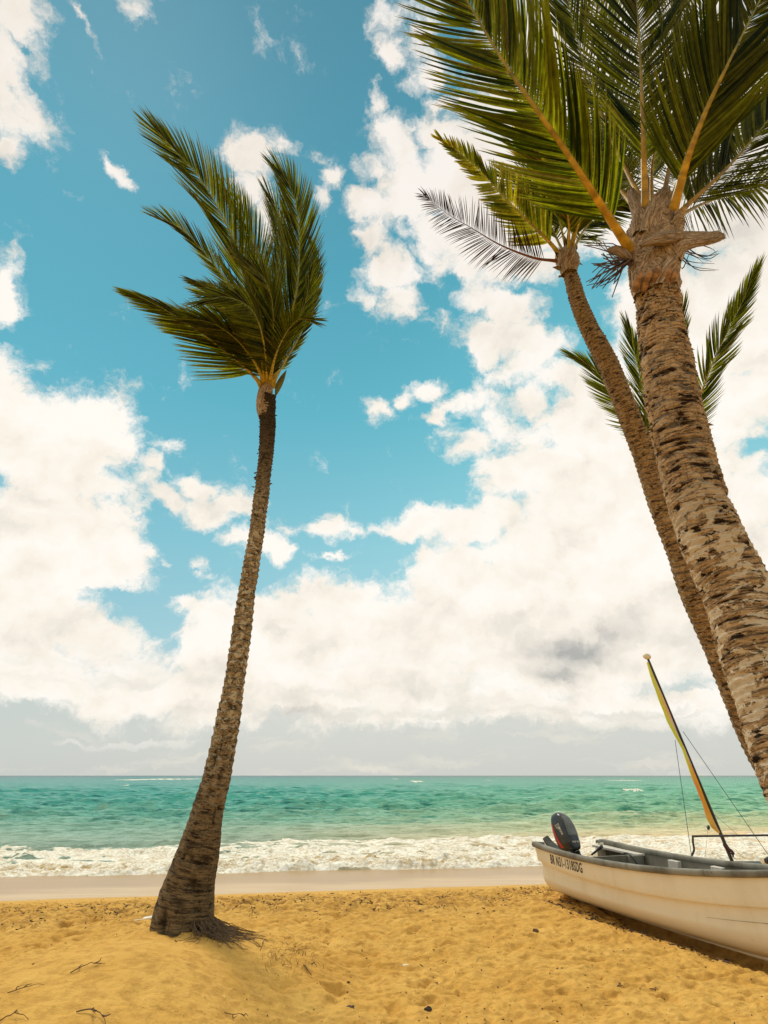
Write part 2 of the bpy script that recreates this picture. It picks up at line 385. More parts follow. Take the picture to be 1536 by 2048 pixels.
ys = np.concatenate([np.linspace(2420, 2112, 240), np.linspace(2110, 1740, 560)]); vv = (1024 - ys) / F
Yn = -(CZ + .30) * (CP - vv * SP) / (SP + vv * CP)
Yr = np.concatenate([[-400, -120, -50, -20, -8, -3, 0, 2, 3.2], Yn[Yn > 3.3], np.linspace(Yn[-1] + .3, 34, 40), [45, 60]])
tt = np.concatenate([-np.geomspace(120, .82, 26), np.linspace(-.78, .78, 760), np.geomspace(.82, 120, 26)])
TT, YY = np.meshgrid(tt, Yr); XX = TT * np.maximum(YY, 4.0)
ZZ = ground(XX, YY)
w_ = shore(XX, YY); wob = .42 * fbm(XX * .30, YY * .30, 30, 3) + .06 * fbm(XX * 1.3, YY * .6, 33, 2)
wet = sstep(w_ + wob, 14.30, 14.50)
m_sand, t, b = material("beach_sand")
oc = t.new('ShaderNodeTexCoord').outputs['Object']
n1, _ = t.noise(oc, 1.3, 4, .6); n2, _ = t.noise(oc, 9, 5, .65); n3, _ = t.noise(oc, 240, 3, .7); n4, _ = t.noise(oc, 60, 3, .6)
c = t.mix(t.mapr(n1, .3, .7), (.66, .345, .070), (.75, .430, .104))
c = t.mix(t.math('MULTIPLY', t.mapr(n2, .44, .64), .6), c, (.48, .245, .052))
c = t.mix(t.math('MULTIPLY', t.mapr(n3, .55, .8), .55), c, (.84, .56, .22))
c = t.mix(t.math('MULTIPLY', t.mapr(n3, .44, .25), .55), c, (.30, .16, .045))
c = t.mix(t.mapr(t.noise(oc, 34, 2, .5)[0], .70, .76, 0, .7), c, (.12, .06, .02))
tw_, _ = t.noise(t.scalev(oc, (1, 2.2, 1)), 5.5, 7, .7)
c = t.mix(t.math('MULTIPLY', t.attr('trod'), t.mapr(tw_, .46, .60, 0, .75)), c, (.26, .125, .035))
wt = t.attr('wet')
damp = t.attr('damp')
c = t.mix(t.math('MULTIPLY', damp, .55), c, (.60, .36, .12))
wn, _ = t.noise(t.scalev(oc, (.5, 2.5, 1)), 1.2, 4, .6)
wg = t.attr('swash')
wetc = t.mix(t.mapr(wn, .3, .7), (.52, .325, .150), (.60, .405, .205))
wetc = t.mix(t.math('MULTIPLY', wg, .8), wetc, (.37, .22, .095))
c = t.mix(wt, c, wetc)
t.put(b.inputs['Base Color'], c)
t.put(b.inputs['Roughness'], t.mapr(wt, 0, 1, .95, .28, False))
t.put(b.inputs['Specular IOR Level'], t.mapr(wt, 0, 1, .12, .13, False))
n5, _ = t.noise(t.scalev(oc, (1, 1.3, 1)), 16, 5, .62)
bh = t.math('ADD', t.math('MULTIPLY', n3, .25), t.math('ADD', t.math('MULTIPLY', n4, .75), t.math('MULTIPLY', n5, 1.6)))
bn = t.new('ShaderNodeBump'); t.put(bn.inputs['Height'], bh); t.put(bn.inputs['Strength'], t.mapr(wt, 0, 1, .9, .04, False)); bn.inputs['Distance'].default_value = .012
t.put(b.inputs['Normal'], bn.outputs[0])
beach = mesh('beach', np.stack([XX, YY, ZZ], -1).reshape(-1, 3), grid_faces(*XX.shape), m_sand,
             attrs={'swash': sstep(w_ + 1.5 * fbm(XX * .25, YY * .8, 35, 3), 15.6, 16.6).ravel(), 'trod': (np.exp(-((w_ - 9.5 - .25 * perlin(XX * .8, 3.3)) / .85) ** 2)).ravel(), 'wet': wet.ravel(), 'damp': sstep(w_ + wob, 12.3, 13.6).ravel()})
tag(beach, kind='structure')

# ------------------------------------------------------------------ sea
ysr = np.linspace(1764, 1551.8, 640); vv = (1024 - ysr) / F
Ys = -(CZ - SEA) * (CP - vv * SP) / (SP + vv * CP); Ys = Ys[Ys < 7000]
Ys = np.concatenate([np.linspace(13.5, Ys[0] - .1, 12), Ys, [9000, 13000]])
ts = np.concatenate([-np.geomspace(60, .86, 26), np.linspace(-.82, .82, 820), np.geomspace(.86, 60, 26)])
T2, Y2 = np.meshgrid(ts, Ys); X2 = T2 * Y2
rowd = np.gradient(Ys)[:, None] * np.ones_like(X2)
rng = np.random.RandomState(3)
Z2 = np.zeros_like(X2); w2 = Y2 - .13 * np.clip(X2, -40, 40)
off_ = sstep(w2, 24, 60)
for i in range(64):
    lam = .55 * (22.0) ** (i / 63.0); k = 2 * math.pi / lam; a = .0185 * lam ** .50
    th = rng.normal(0, .45) + math.pi / 2 + .12; ph = rng.uniform(0, 6.28)
    damp_ = sstep(lam, 1.6 * rowd * .9, 3.2 * rowd)          # drop what this row spacing cannot carry
    ph2 = k * (X2 * math.cos(th) + Y2 * math.sin(th)) + ph
    Z2 += a * damp_ * (np.sin(ph2) + .25 * np.sin(2 * ph2 + 1.2))
grp = .55 + .9 * np.clip(.5 + fbm(X2 * .03, Y2 * .02, 3, 3), 0, 1)
Z2 *= (.25 + .75 * off_) * grp
# surf: a broken bore running up the sand, and streaky foam behind it
wb = w2 + .75 * fbm(X2 * .22, Y2 * .05, 40, 3) + .18 * fbm(X2 * 1.4, Y2 * .3, 43, 3)
bore = sstep(wb, 18.75, 19.25) * (1 - sstep(wb, 19.9, 23.0))
lump = fbm(X2 * 1.7, Y2 * 1.7, 50, 5, .62); lump2 = np.abs(fbm(X2 * 4.2, Y2 * 3.0, 55, 4, .6))
Z2 += bore * (.26 + .30 * lump + .24 * lump2) * (.75 + .5 * fbm(X2 * .18, 2.2, 66, 2))
second = np.exp(-((wb - 23.6) / .9) ** 2); third = np.exp(-((wb - 26.6 - .9 * fbm(X2 * .08, 0, 61, 2)) / .7) ** 2)
Z2 += second * (.12 + .30 * np.clip(lump, -.2, 1)) + third * (.16 + .18 * lump)
foamn = fbm(X2 * .9, Y2 * 2.2, 70, 5, .62)
far_edge = 27.4 + 1.6 * fbm(X2 * .06, 0, 62, 3) + .8 * fbm(X2 * .4, Y2 * .2, 64, 3) + np.where(X2 < -4, -1.2, 0)
foam = sstep(wb, 18.7, 18.9) * (1 - sstep(w2, far_edge - .5, far_edge + .8))
foam = foam * sstep(foamn + .50 * bore + .28 * second + .22 * third, -.18, .20)
foam = np.maximum(foam, bore * (.72 + .4 * lump))
sandy = bore * sstep(fbm(X2 * .55, Y2 * 1.0, 80, 4, .6), -.12, .12) * sstep(wb, 18.95, 19.3) * (1 - sstep(wb, 20.2, 21.4))
# breakers further out: (x, y, half width, half depth, height)
for (px, py, hw, hd, hh) in ((316, 1559.5, 52, 1.6, .9), (832, 1564, 15, 1.4, .9), (246, 1573, 12, .8, .3), (1266, 1583.5, 16, 2.0, .40), (1246, 1561.5, 20, .9, .6), (1160, 1559, 8, .7, .5), (790, 1558.3, 8, .5, .4), (430, 1563, 20, .5, .4), (980, 1561, 10, .4, .4)):
    r = ray(px, py); s = -(CZ - SEA) / r[2]; cx, cy = s * r[0], s * r[1]
    r2 = ray(px, py - hd); s2 = -(CZ - SEA) / r2[2]; dyy = max(s2 * r2[1] - cy, .5)
    q = ((X2 - cx) / (hw / F * s)) ** 2 + ((Y2 - cy) / dyy) ** 2
    e = np.exp(-q * .9); jag = .6 + .9 * fbm(X2 / (hw / F * s) * 4, Y2 / dyy, 90, 3)
    Z2 += hh * .8 * e * jag; foam = np.maximum(foam, sstep(e * (.65 + .9 * fbm(X2 / (hw / F * s) * 3.0, Y2 / dyy * 1.2, 95, 3)), .30, .45))
# small scattered whitecaps
wc_ = fbm(X2 * .10, Y2 * .035, 101, 4, .62)
foam = np.maximum(foam, .8 * sstep(wc_, .50, .58) * sstep(Y2, 60, 110))
Zs = SEA + Z2
m_sea, t, b = material("sea_water")
pos = t.new('ShaderNodeNewGeometry').outputs['Position']
sp_ = t.new('ShaderNodeSeparateXYZ'); t.put(sp_.inputs[0], pos)
dl = t.math('LOGARITHM', sp_.outputs[1], 10.0)
d01 = t.mapr(dl, 1.3, 3.3, 0, 1, False)
dn, _ = t.noise(t.scalev(pos, (.010, .022, 0)), 1.0, 5, .6)
dd = t.math('ADD', d01, t.math('MULTIPLY_ADD', dn, .20, -.10))
colw = t.ramp(dd, [(.0, (.50, .47, .30)), (.085, (.50, .57, .36)), (.14, (.38, .62, .40)), (.21, (.18, .56, .38)), (.34, (.085, .45, .32)), (.55, (.05, .34, .26)), (.80, (.035, .23, .20)), (1.0, (.03, .12, .125))])
ang = t.math('DIVIDE', sp_.outputs[0], t.math('MAXIMUM', sp_.outputs[1], 10.0))
right = t.mapr(ang, -.45, .62, 0, 1)
colw = t.mix(right, t.mix(.85, colw, (.60, .86, 1.0), 'MULTIPLY'), t.mix(.9, colw, (2.1, 1.22, .98), 'MULTIPLY'))
pn, _ = t.noise(t.scalev(pos, (.38, 1.1, 0)), 1.0, 9, .72)
colw = t.mix(t.math('MULTIPLY', t.mapr(pn, .50, .60), t.mapr(dl, 1.48, 1.66, 0, .85)), colw, t.mix(1.0, colw, (.12, .42, .46), 'MULTIPLY'))  # shaded wave faces put into the water colour as dark flecks
colw = t.mix(t.math('MULTIPLY', t.mapr(pn, .47, .36), t.mapr(dl, 1.45, 1.62, 0, .55)), colw, (.36, .52, .34))
fo = t.attr('foam')
fn, _ = t.noise(t.scalev(pos, (1, 2.0, 1)), 2.6, 8, .68, .4)
fn2, _ = t.noise(t.scalev(pos, (1, 1.6, 1)), 11, 5, .65)
fm = t.mapr(t.math('ADD', fo, t.math('MULTIPLY_ADD', fn, 1.3, -.65)), .36, .62)
foamc = t.mix(t.mapr(t.math('ADD', t.math('MULTIPLY', fn2, .5), t.math('MULTIPLY', fn, .5)), .38, .58), (.56, .43, .26), (.90, .84, .72))
foamc = t.mix(t.math('MULTIPLY', t.mapr(t.noise(t.scalev(pos, (1, 1, 2.5)), 3.0, 6, .66)[0], .42, .64), t.attr('sandy')), foamc, (.42, .27, .10))
col_ = t.mix(fm, colw, foamc)
t.put(b.inputs['Base Color'], col_)
t.put(b.inputs['Roughness'], t.mapr(fm, 0, 1, .28, .85, False))
t.put(b.inputs['Specular IOR Level'], t.mapr(fm, 0, 1, .13, .05, False))
b.inputs['IOR'].default_value = 1.33
r1, _ = t.noise(t.scalev(pos, (1, 1.9, 1)), 1.3, 8, .72)
r2_, _ = t.noise(t.scalev(pos, (.06, .14, 1)), 1.0, 8, .72)
hgt = t.math('ADD', t.math('MULTIPLY', r1, .20), t.math('MULTIPLY', r2_, 2.8))
bp = t.bump(hgt, .85, 1.0)
bp2 = t.bump(t.math('ADD', fn, t.math('MULTIPLY', fn2, .5)), .35, .10)
nm = t.new('ShaderNodeMix', data_type='VECTOR'); t.put(nm.inputs[0], fm); t.put(nm.inputs[4], bp); t.put(nm.inputs[5], bp2)
t.put(b.inputs['Normal'], nm.outputs[1])
sea = mesh('sea', np.stack([X2, Y2, Zs], -1).reshape(-1, 3), grid_faces(*X2.shape), m_sea, attrs={'foam': foam.ravel(), 'sandy': sandy.ravel()})
tag(sea, kind='structure')

# ------------------------------------------------------------------ palm materials
def bark_material(name, base, dark, light, lich=.25, streak=1.0, ringd=.8, darktop=0.0, toplen=6.0, lz=(2.2, 3.6), ls=10, lt=.56, foot=0.0):
    m, t, b = material(name); tc = t.attr('tc', 'Vector'); ring = t.attr('ring'); ln = t.attr('ln')
    a, _ = t.noise(t.scalev(tc, (1, 1, 6.5)), 12, 8, .70, .4)
    f_, _ = t.noise(t.scalev(tc, (1, 1, 3.5)), 45, 5, .7)
    v_, _ = t.noise(t.scalev(tc, (8, 8, .9)), 9, 5, .65)
    p_, _ = t.noise(t.scalev(tc, (1, 1, 3.4)), 9, 7, .64, .3)
    c = t.mix(t.mapr(a, .42, .64), base, dark)
    c = t.mix(t.math('MULTIPLY', t.mapr(f_, .45, .62), .6), c, tuple(min(x * 1.5, .85) for x in base))
    c = t.mix(t.math('MULTIPLY', t.mapr(v_, .52, .66), .45), c, dark)
    c = t.mix(t.math('MULTIPLY', ring, ringd), c, tuple(x * .55 for x in dark))
    blotch = t.mapr(p_, .545, .60)
    c = t.mix(t.math('MULTIPLY', blotch, streak), c, tuple(x * .35 for x in dark))
    l_, _ = t.noise(t.scalev(tc, (1, 1, 2.0)), ls, 5, .72, .5)
    li = t.math('MULTIPLY', t.mapr(l_, lt, lt + .035), t.mapr(ln, lz[0], lz[1], lich, lich * .2))
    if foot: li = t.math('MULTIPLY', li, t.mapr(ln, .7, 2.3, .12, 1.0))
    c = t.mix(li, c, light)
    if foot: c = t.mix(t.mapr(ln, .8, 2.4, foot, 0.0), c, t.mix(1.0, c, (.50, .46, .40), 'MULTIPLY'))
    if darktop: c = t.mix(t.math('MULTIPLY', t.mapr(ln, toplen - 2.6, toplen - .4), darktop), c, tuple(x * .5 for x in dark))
    t.put(b.inputs['Base Color'], c); b.inputs['Roughness'].default_value = .9; b.inputs['Specular IOR Level'].default_value = .15
    h = t.math('ADD', t.math('MULTIPLY', f_, .5), t.math('ADD', a, t.math('MULTIPLY', v_, .4)))
    t.put(b.inputs['Normal'], t.bump(h, .9, .02)); return m
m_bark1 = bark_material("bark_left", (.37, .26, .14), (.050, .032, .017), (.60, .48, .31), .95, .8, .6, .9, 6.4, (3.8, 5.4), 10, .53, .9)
m_bark2 = bark_material("bark_big", (.53, .335, .165), (.060, .028, .012), (.74, .58, .39), 1.0, 1.0, 1.0, 0, 6, (2.7, 3.5), 7, .505)
m_bark3 = bark_material("bark_thin", (.38, .25, .13), (.065, .036, .018), (.60, .47, .30), .6, .9, .75, 0, 6, (4, 9))
def col_material(name, rough=.5, trans=0.0, spec=.3, fiber=False):
    m, t, b = material(name); c = t.attr('col', 'Color')
    oc = t.new('ShaderNodeTexCoord').outputs['Object']; n, _ = t.noise(oc, 22, 4, .6)
    c = t.mix(1.0, c, t.mix(t.mapr(n, .25, .75), (.72, .72, .72), (1.25, 1.25, 1.25)), 'MULTIPLY')
    t.put(b.inputs['Base Color'], c); b.inputs['Roughness'].default_value = rough; b.inputs['Specular IOR Level'].default_value = spec
    if trans:
        tr = t.new('ShaderNodeBsdfTranslucent'); t.put(tr.inputs[0], t.mix(1.0, c, (2.2, 2.2, .8), 'MULTIPLY'))
        mx = t.new('ShaderNodeMixShader'); mx.inputs[0].default_value = trans
        t.l.new(b.outputs[0], mx.inputs[1]); t.l.new(tr.outputs[0], mx.inputs[2]); t.l.new(mx.outputs[0], t.n['Material Output'].inputs[0])
    return m
m_leaf = col_material("palm_leaf", .55, .52, .14)
m_rachis = col_material("palm_stalk", .45, .0, .3)
def fiber_material():
    m, t, b = material("sheath_fibre"); tc = t.attr('tc', 'Vector')
    a, _ = t.noise(t.scalev(tc, (1, 1, .22)), 60, 5, .7, 1.0); p, _ = t.noise(tc, 7, 4, .6)
    c = t.mix(t.mapr(a, .35, .65), (.12, .07, .035), (.58, .42, .27)); c = t.mix(t.mapr(p, .45, .75, 0, .6), c, (.22, .12, .06))
    t.put(b.inputs['Base Color'], c); b.inputs['Roughness'].default_value = .95; b.inputs['Specular IOR Level'].default_value = .1
    t.put(b.inputs['Normal'], t.bump(a, .9, .015)); return m
m_fiber = fiber_material()

# ------------------------------------------------------------------ palm builders
def trunk(parent, mat, P, R, spacing, rough, nring=None, sides=72, seed=0.0, step=.012, toprag=.0, scars=(), basesmooth=0.0, flakes=None):
    """P: centre points bottom to top, R radii."""
    C = catmull(np.column_stack([P, R]), 400); L = np.linalg.norm(np.diff(C[:, :3], axis=0), axis=1).sum()
    n = int(L / step); C, ln = resample(C, n); r = C[:, 3]; C = C[:, :3]
    T, A, B = frames(C); th = np.arange(sides) * 2 * math.pi / sides
    cs, sn = np.cos(th)[None], np.sin(th)[None]; lz = ln[:, None] * np.ones((1, sides))
    rr = r[:, None] * np.ones((1, sides))
    # leaf-scar rings with an uneven pitch that tightens towards the crown
    sp_fn = spacing[0] + (spacing[1] - spacing[0]) * sstep(ln / L, spacing[2], 1)
    phase = np.cumsum(step / sp_fn)[:, None] + .35 * perlin(cs * 1.1 + seed, sn * 1.1, lz * 1.2) + .5 * perlin(seed, 3.1, lz * 2.5) + .22 * perlin(cs * 2.6, sn * 2.6 + seed, lz * 9)
    fr = phase - np.floor(phase)
    amp = .55 + .9 * np.clip(.5 + fbm(cs * 1.4 + seed, sn * 1.4, np.floor(phase) * 7.31, 2), 0, 1.2)
    saw = np.where(fr < .84, (fr / .84) ** 1.6, (1 - fr) / .16)          # a step: each scar overhangs the one below
    groove = np.exp(-((fr - .92) / .11) ** 2) + np.exp(-((fr + .08) / .11) ** 2)
    rag = rough * (1 + toprag * sstep(ln / L, .72, 1)[:, None])
    tight = spacing[0] * .16
    rr = rr + tight * amp * (saw - .5) * ((.25 + .75 * sstep(lz, .6, basesmooth)) if basesmooth else 1) + rag * .012 * fbm(cs * 2.5 + seed, sn * 2.5, lz * 5, 4, .6) + rag * .006 * fbm(cs * 9 + seed, sn * 9, lz * 26, 3, .6)
    low = 1 - sstep(ln, .0, 1.4)[:, None]
    rr = rr * (1 + .035 * low * np.cos(3 * th[None] + seed) + .02 * perlin(cs * 1.2 + seed, sn * 1.2, lz * .8))
    for (sl, sa, sh, sw, dp) in scars:                                  # pits worn into the bark: length, angle, height, width, depth
        da = np.angle(np.exp(1j * (th[None] - sa)))
        rr = rr - dp * np.exp(-(((lz - sl - .35 * sh * da / sw) / sh) ** 2 + (da / sw) ** 2) ** 1.5)
    V = C[:, None] + rr[:, :, None] * (cs[..., None] * A[:, None] + sn[..., None] * B[:, None])
    tc = np.stack([cs * .15 + 0 * lz + seed, sn * .15 + 0 * lz, lz], -1)
    gv = groove * np.clip(amp, .2, 1.2) * .9
    pitd = np.zeros_like(lz)
    for (sl, sa, sh, sw, dp) in scars:
        da = np.angle(np.exp(1j * (th[None] - sa))); pitd = np.maximum(pitd, np.exp(-(((lz - sl - .35 * sh * da / sw) / sh) ** 2 + (da / sw) ** 2) ** 1.5))
    top = (n - 1) * sides
    Fq = grid_faces(n, sides, True); V = V.reshape(-1, 3); tc = tc.reshape(-1, 3); rg = np.clip(gv + 1.3 * pitd, 0, 1.3).ravel(); lz = lz.ravel()
    if flakes is not None and flakes.V:                       # loose scraps of bark belong to the trunk's own mesh
        FV = np.concatenate(flakes.V); Fq = np.concatenate([Fq, np.array([f for f in flakes.F]) + len(V)])
        V = np.concatenate([V, FV]); tc = np.concatenate([tc, FV * np.array([1, 1, 1.])]); rg = np.concatenate([rg, np.full(len(FV), .35)]); lz = np.concatenate([lz, np.full(len(FV), L * .8)])
    o = mesh('trunk', V, Fq, mat, parent, attrs={'tc': tc, 'ring': rg, 'ln': lz})
    return o, L

GREEN = dict(lo=(.012, .024, .002), hi=(.23, .23, .012), tip=(.13, .085, .03), stalk=((.46, .27, .030), (.20, .19, .035)))
DARK = dict(lo=(.012, .022, .003), hi=(.20, .20, .015), tip=(.10, .06, .03), stalk=((.40, .30, .045), (.20, .21, .05)))
YEL = dict(lo=(.07, .085, .008), hi=(.36, .29, .024), tip=(.26, .13, .035), stalk=((.45, .33, .05), (.30, .28, .05)))
MIDG = dict(lo=(.045, .055, .006), hi=(.26, .23, .02), tip=(.20, .12, .03), stalk=((.45, .34, .05), (.28, .26, .05)))
DEAD = dict(lo=(.012, .006, .006), hi=(.050, .024, .018), tip=(.05, .025, .018), stalk=((.20, .07, .035), (.10, .045, .03)))
def frond(parent, P, ll=.9, n=80, roll=0.0, pet=.16, a0=58, a1=18, droop=.30, wind=(-.5, .0, .25), wk=.45, pal=GREEN, w=.034, r0=.028,
          seed=0, sides=(1, 1), lift=.12, jitter=.6, view=None, curl=.0, segs=6, ragged=.1, prof=None, clump=1.0):
    rn = np.random.RandomState(1000 + seed)
    C = catmull(P, 160); C, ln = resample(C, 90); L = ln[-1]
    mid = C[45]; nv = unit(np.array([0, 0, CZ]) - mid) if view is None else unit(view)
    T = unit(np.gradient(C, axis=0)); A = unit(np.cross(nv, T)); B = unit(np.cross(T, A))   # B faces nv
    rl = rad(roll); A, B = A * math.cos(rl) + B * math.sin(rl), -A * math.sin(rl) + B * math.cos(rl)
    u = ln / L
    # stalk: broad and clasping at the foot, thin at the tip
    r = r0 * (.10 + .90 * (1 - u) ** 2.0) * (1 + .7 * np.exp(-u / .03))
    th = np.arange(8) * math.pi / 4
    V = C[:, None] + r[:, None, None] * (np.cos(th)[None, :, None] * A[:, None] * 1.15 + np.sin(th)[None, :, None] * B[:, None] * .7)
    s0, s1 = (np.array(c) for c in pal['stalk']); k = sstep(u, .1, .75)[:, None]
    cc = s0 * (1 - k) + s1 * k; cc = cc * (1 + .18 * rn.normal(size=(90, 1)))
    cc = np.repeat(np.concatenate([np.clip(cc, .01, 1), np.ones((90, 1))], 1), 8, axis=0)
    fr = mesh('frond', V.reshape(-1, 3), grid_faces(90, 8, True), m_rachis, parent, attrs={'col': cc})
    # leaflets: narrow folded strips
    vs, fs, cs_, base = [], [], [], 0
    prof = prof or (lambda q: (.62 + .38 * np.sin(np.clip(q * 1.6, 0, 1) * math.pi * .5)) * (1 - .38 * q ** 2.2))
    windv = np.array(wind, float); grav = np.array([0, 0, -1.0])
    for sd_i, s in enumerate((-1, 1)):
        if not sides[sd_i]: continue
        cl = rn.normal(size=14) * .13 * clump                         # leaflets hang together in loose bunches
        for i in range(n):
            q = (i + .5 * (sd_i) + rn.uniform(-.3, .3) * jitter) / n; q = min(max(q, 0), 1)
            if rn.rand() < ragged * .35: continue
            uu = pet + (1 - pet) * q * .995; x = uu * 89; j = min(int(x), 88); f = x - j
            p0 = C[j] * (1 - f) + C[j + 1] * f; Tt = unit(T[j] * (1 - f) + T[j + 1] * f); Aa = unit(A[j] * (1 - f) + A[j + 1] * f); Bb = np.cross(Tt, Aa)
            cb = np.interp(q * 13, np.arange(14), cl)
            an = (rad(a0 + (a1 - a0) * q ** .8) + cb * (1 - q ** 3)) * (1 - .85 * sstep(q, .80, 1.0) * rn.uniform(.5, 1)) + rn.normal() * .055 * jitter
            d = unit(Tt * math.cos(an) + s * Aa * math.sin(an) - Bb * (lift + .10 * rn.normal() * jitter + cb * .6))
            le = ll * prof(q) * (1 + rn.normal() * .07 * jitter)
            if rn.rand() < ragged: le *= rn.uniform(.45, .9)
            nseg = segs; pts = [p0]; dk = d.copy(); g = droop * (1 + .35 * rn.normal() * jitter); wv = wk * (1 + .25 * rn.normal() * jitter)
            for m in range(nseg):
                dk = unit(dk + (grav * g * (m + .6) / nseg + windv * wv + Tt * curl) / nseg)
                pts.append(pts[-1] + dk * le / nseg)
            pts = np.array(pts); tz = np.linspace(0, 1, nseg + 1)
            wd = w * 1.15 * (.6 + .4 * prof(q)) * np.clip(np.sin(np.clip(.16 + tz * .86, 0, 1) * math.pi) ** .55, .05, 1) * (1 - .30 * tz ** 2)
            wd[0] = w * .35; tw = rn.normal() * .22 * jitter
            dirs = unit(np.gradient(pts, axis=0)); nb = unit(Bb * math.cos(tw) + Aa * math.sin(tw) + .25 * Tt)
            sv = unit(np.cross(dirs, nb)); nn = np.cross(sv, dirs)
            fold = .33
            Lf = pts + sv * wd[:, None] * .5 + nn * wd[:, None] * fold * .5; Rt = pts - sv * wd[:, None] * .5 + nn * wd[:, None] * fold * .5
            vs.append(np.stack([Lf, pts, Rt], 1).reshape(-1, 3))
            k0 = base + 3 * np.arange(nseg)
            fs.append(np.stack([k0, k0 + 1, k0 + 4, k0 + 3], 1)); fs.append(np.stack([k0 + 1, k0 + 2, k0 + 5, k0 + 4], 1))
            base += 3 * (nseg + 1)
            tone = np.clip(.38 + .27 * rn.normal() + cb * 1.2, 0, 1)
            c0 = np.array(pal['lo']) * (1 - tone) + np.array(pal['hi']) * tone
            tb = sstep(tz, .80 - .25 * rn.rand() ** 3, 1.0)[:, None] * (.3 + .7 * rn.rand())
            cv = c0 * (1 - tb) + np.array(pal['tip']) * tb
            if rn.rand() < .03: cv = cv * .3 + np.array(pal['tip']) * .9
            cs_.append(np.repeat(np.concatenate([cv, np.ones((nseg + 1, 1))], 1), 3, axis=0))
    mesh('leaflets', np.concatenate(vs), np.concatenate(fs), m_leaf, fr, attrs={'col': np.concatenate(cs_)})
    return fr
def path(pts, Y0, dY=None):
    """photo points near the plane y=Y0; dY: how far each lies beyond it (metres)"""
    dY = dY if dY is not None else [0] * len(pts)
    c0 = np.array([0, 0, CZ]); r0 = np.linalg.norm(at(*pts[0], Y0) - c0); out = []
    for (x, y), d in zip(pts, dY):            # the crown arches over: between a vertical plane and a shell round the foot of the frond
        p = at(x, y, Y0 + d); u = p - c0; L = np.linalg.norm(u); u /= L
        out.append(c0 + u * (L * .22 + (r0 + d) * .78))
    return np.array(out)
def sheath(parent, P, R, seed=0, name='leaf_sheath', sides=56, n=70, swirl=1.6, rough=.02, tears=0.0, squash=1.0):
    C = catmull(np.column_stack([P, R]), 200); C, ln = resample(C, n); r = C[:, 3]; C = C[:, :3]
    T, A, B = frames(C); th = np.arange(sides) * 2 * math.pi / sides; cs, sn = np.cos(th)[None], np.sin(th)[None]; lz = ln[:, None] + 0 * cs
    tw = swirl * lz / max(ln[-1], .01)
    ct, st = np.cos(th[None] + tw), np.sin(th[None] + tw)
    rr = r[:, None] * (1 + .16 * fbm(ct * 1.2 + seed, st * 1.2, lz * 2.2, 3)) + rough * fbm(ct * 5 + seed, st * 5, lz * 3.5, 4, .6) + rough * .35 * np.sin(th[None] * 5 + tw * 5 + seed)
    shift = tears * (perlin(cs * 2.2 + seed, sn * 2.2, 1.5) + .6 * perlin(cs * 5 + seed, sn * 5, 2.5)) * (sstep(lz / ln[-1], .6, 1) ** 2)
    V = C[:, None] + rr[:, :, None] * (cs[..., None] * A[:, None] + sn[..., None] * B[:, None] * squash) + shift[..., None] * T[:, None]
    tc = np.stack([ct * .15 + seed, st * .15, lz], -1)
    return mesh(name, V.reshape(-1, 3), grid_faces(n, sides, True), m_fiber, parent, attrs={'tc': tc.reshape(-1, 3)})
def flake(mb, p, d, ln, w, rn, curlv=(0, 0, -1)):         # a curled scrap of fibre or bark
    d = unit(d); s = unit(np.cross(d, unit(rn.normal(size=3)))); k = 5
    pts = [np.array(p, float)]; dd = d.copy()
    for i in range(k): dd = unit(dd + .25 * np.array(curlv) * rn.rand() + .15 * rn.normal(size=3)); pts.append(pts[-1] + dd * ln / k)
    pts = np.array(pts); wd = w * np.array([.7, 1, .9, .7, .4, .08]) * .5; nn = np.cross(s, d)
    V = np.concatenate([pts + s * wd[:, None], pts - s * wd[:, None], pts + nn * .004]); Fc = []
    for i in range(k): Fc += [(i, i + 1, 13 + i, 12 + i), (12 + i, 13 + i, 7 + i, 6 + i), (i + 1, i, 6 + i, 7 + i)]
    mb.add(V, Fc)

# ------------------------------------------------------------------ the left palm
LY = 6.35
tr = [(362,1905,130),(362,1878,129),(363,1850,126),(371,1800,113),(383,1750,97),(397,1700,84),(411,1640,67),(421,1600,61),(434.7,1550,56),(447,1489,51),(458.7,1427,48),(468.5,1366,41),(477.6,1304,40),(486,1243,38),(494,1181,34),(499.5,1150,34),(506,1109,32),(513,1068,30),(518,1027,30),(523.6,986,30),(528,945,28),(532.6,904,29),(535,863,31),(535,822,30),(535,795,32)]
P = np.array([at(x, y, LY) for x, y, _ in tr]); R = np.array([w * .98 / F * (LY / ray(x, y)[1]) / 2 for x, y, w in tr])
P[0][2] -= .05
base = np.array([P[1][0], P[1][1], ground(P[1][0], P[1][1], False)])
palm1 = thing('palm_tree', base, 'tall lone coconut palm leaning right, wind-blown crown, standing on a sand hump', 'palm tree', 'coconut palms on the beach')
rs = np.random.RandomState(5)
front = -math.pi / 2
scars = [(.33, 1.9, .10, .13, .03), (.62, 1.15, .05, .20, .025), (.80, 1.5, .035, .09, .03), (.80, 1.9, .04, .05, .03), (1.15, .8, .07, .10, .02), (1.35, 1.55, .05, .08, .02), (1.5, 1.1, .03, .14, .025), (1.62, 1.75, .07, .07, .02), (1.8, 1.5, .10, .09, .02), (2.05, 1.3, .05, .09, .02)]
scars += [(rs.uniform(.2, 4.5), rs.uniform(.4, 2.7), rs.uniform(.012, .03), rs.uniform(.1, .35), rs.uniform(.006, .016)) for _ in range(46)]
rn = np.random.RandomState(11); mb = MB()
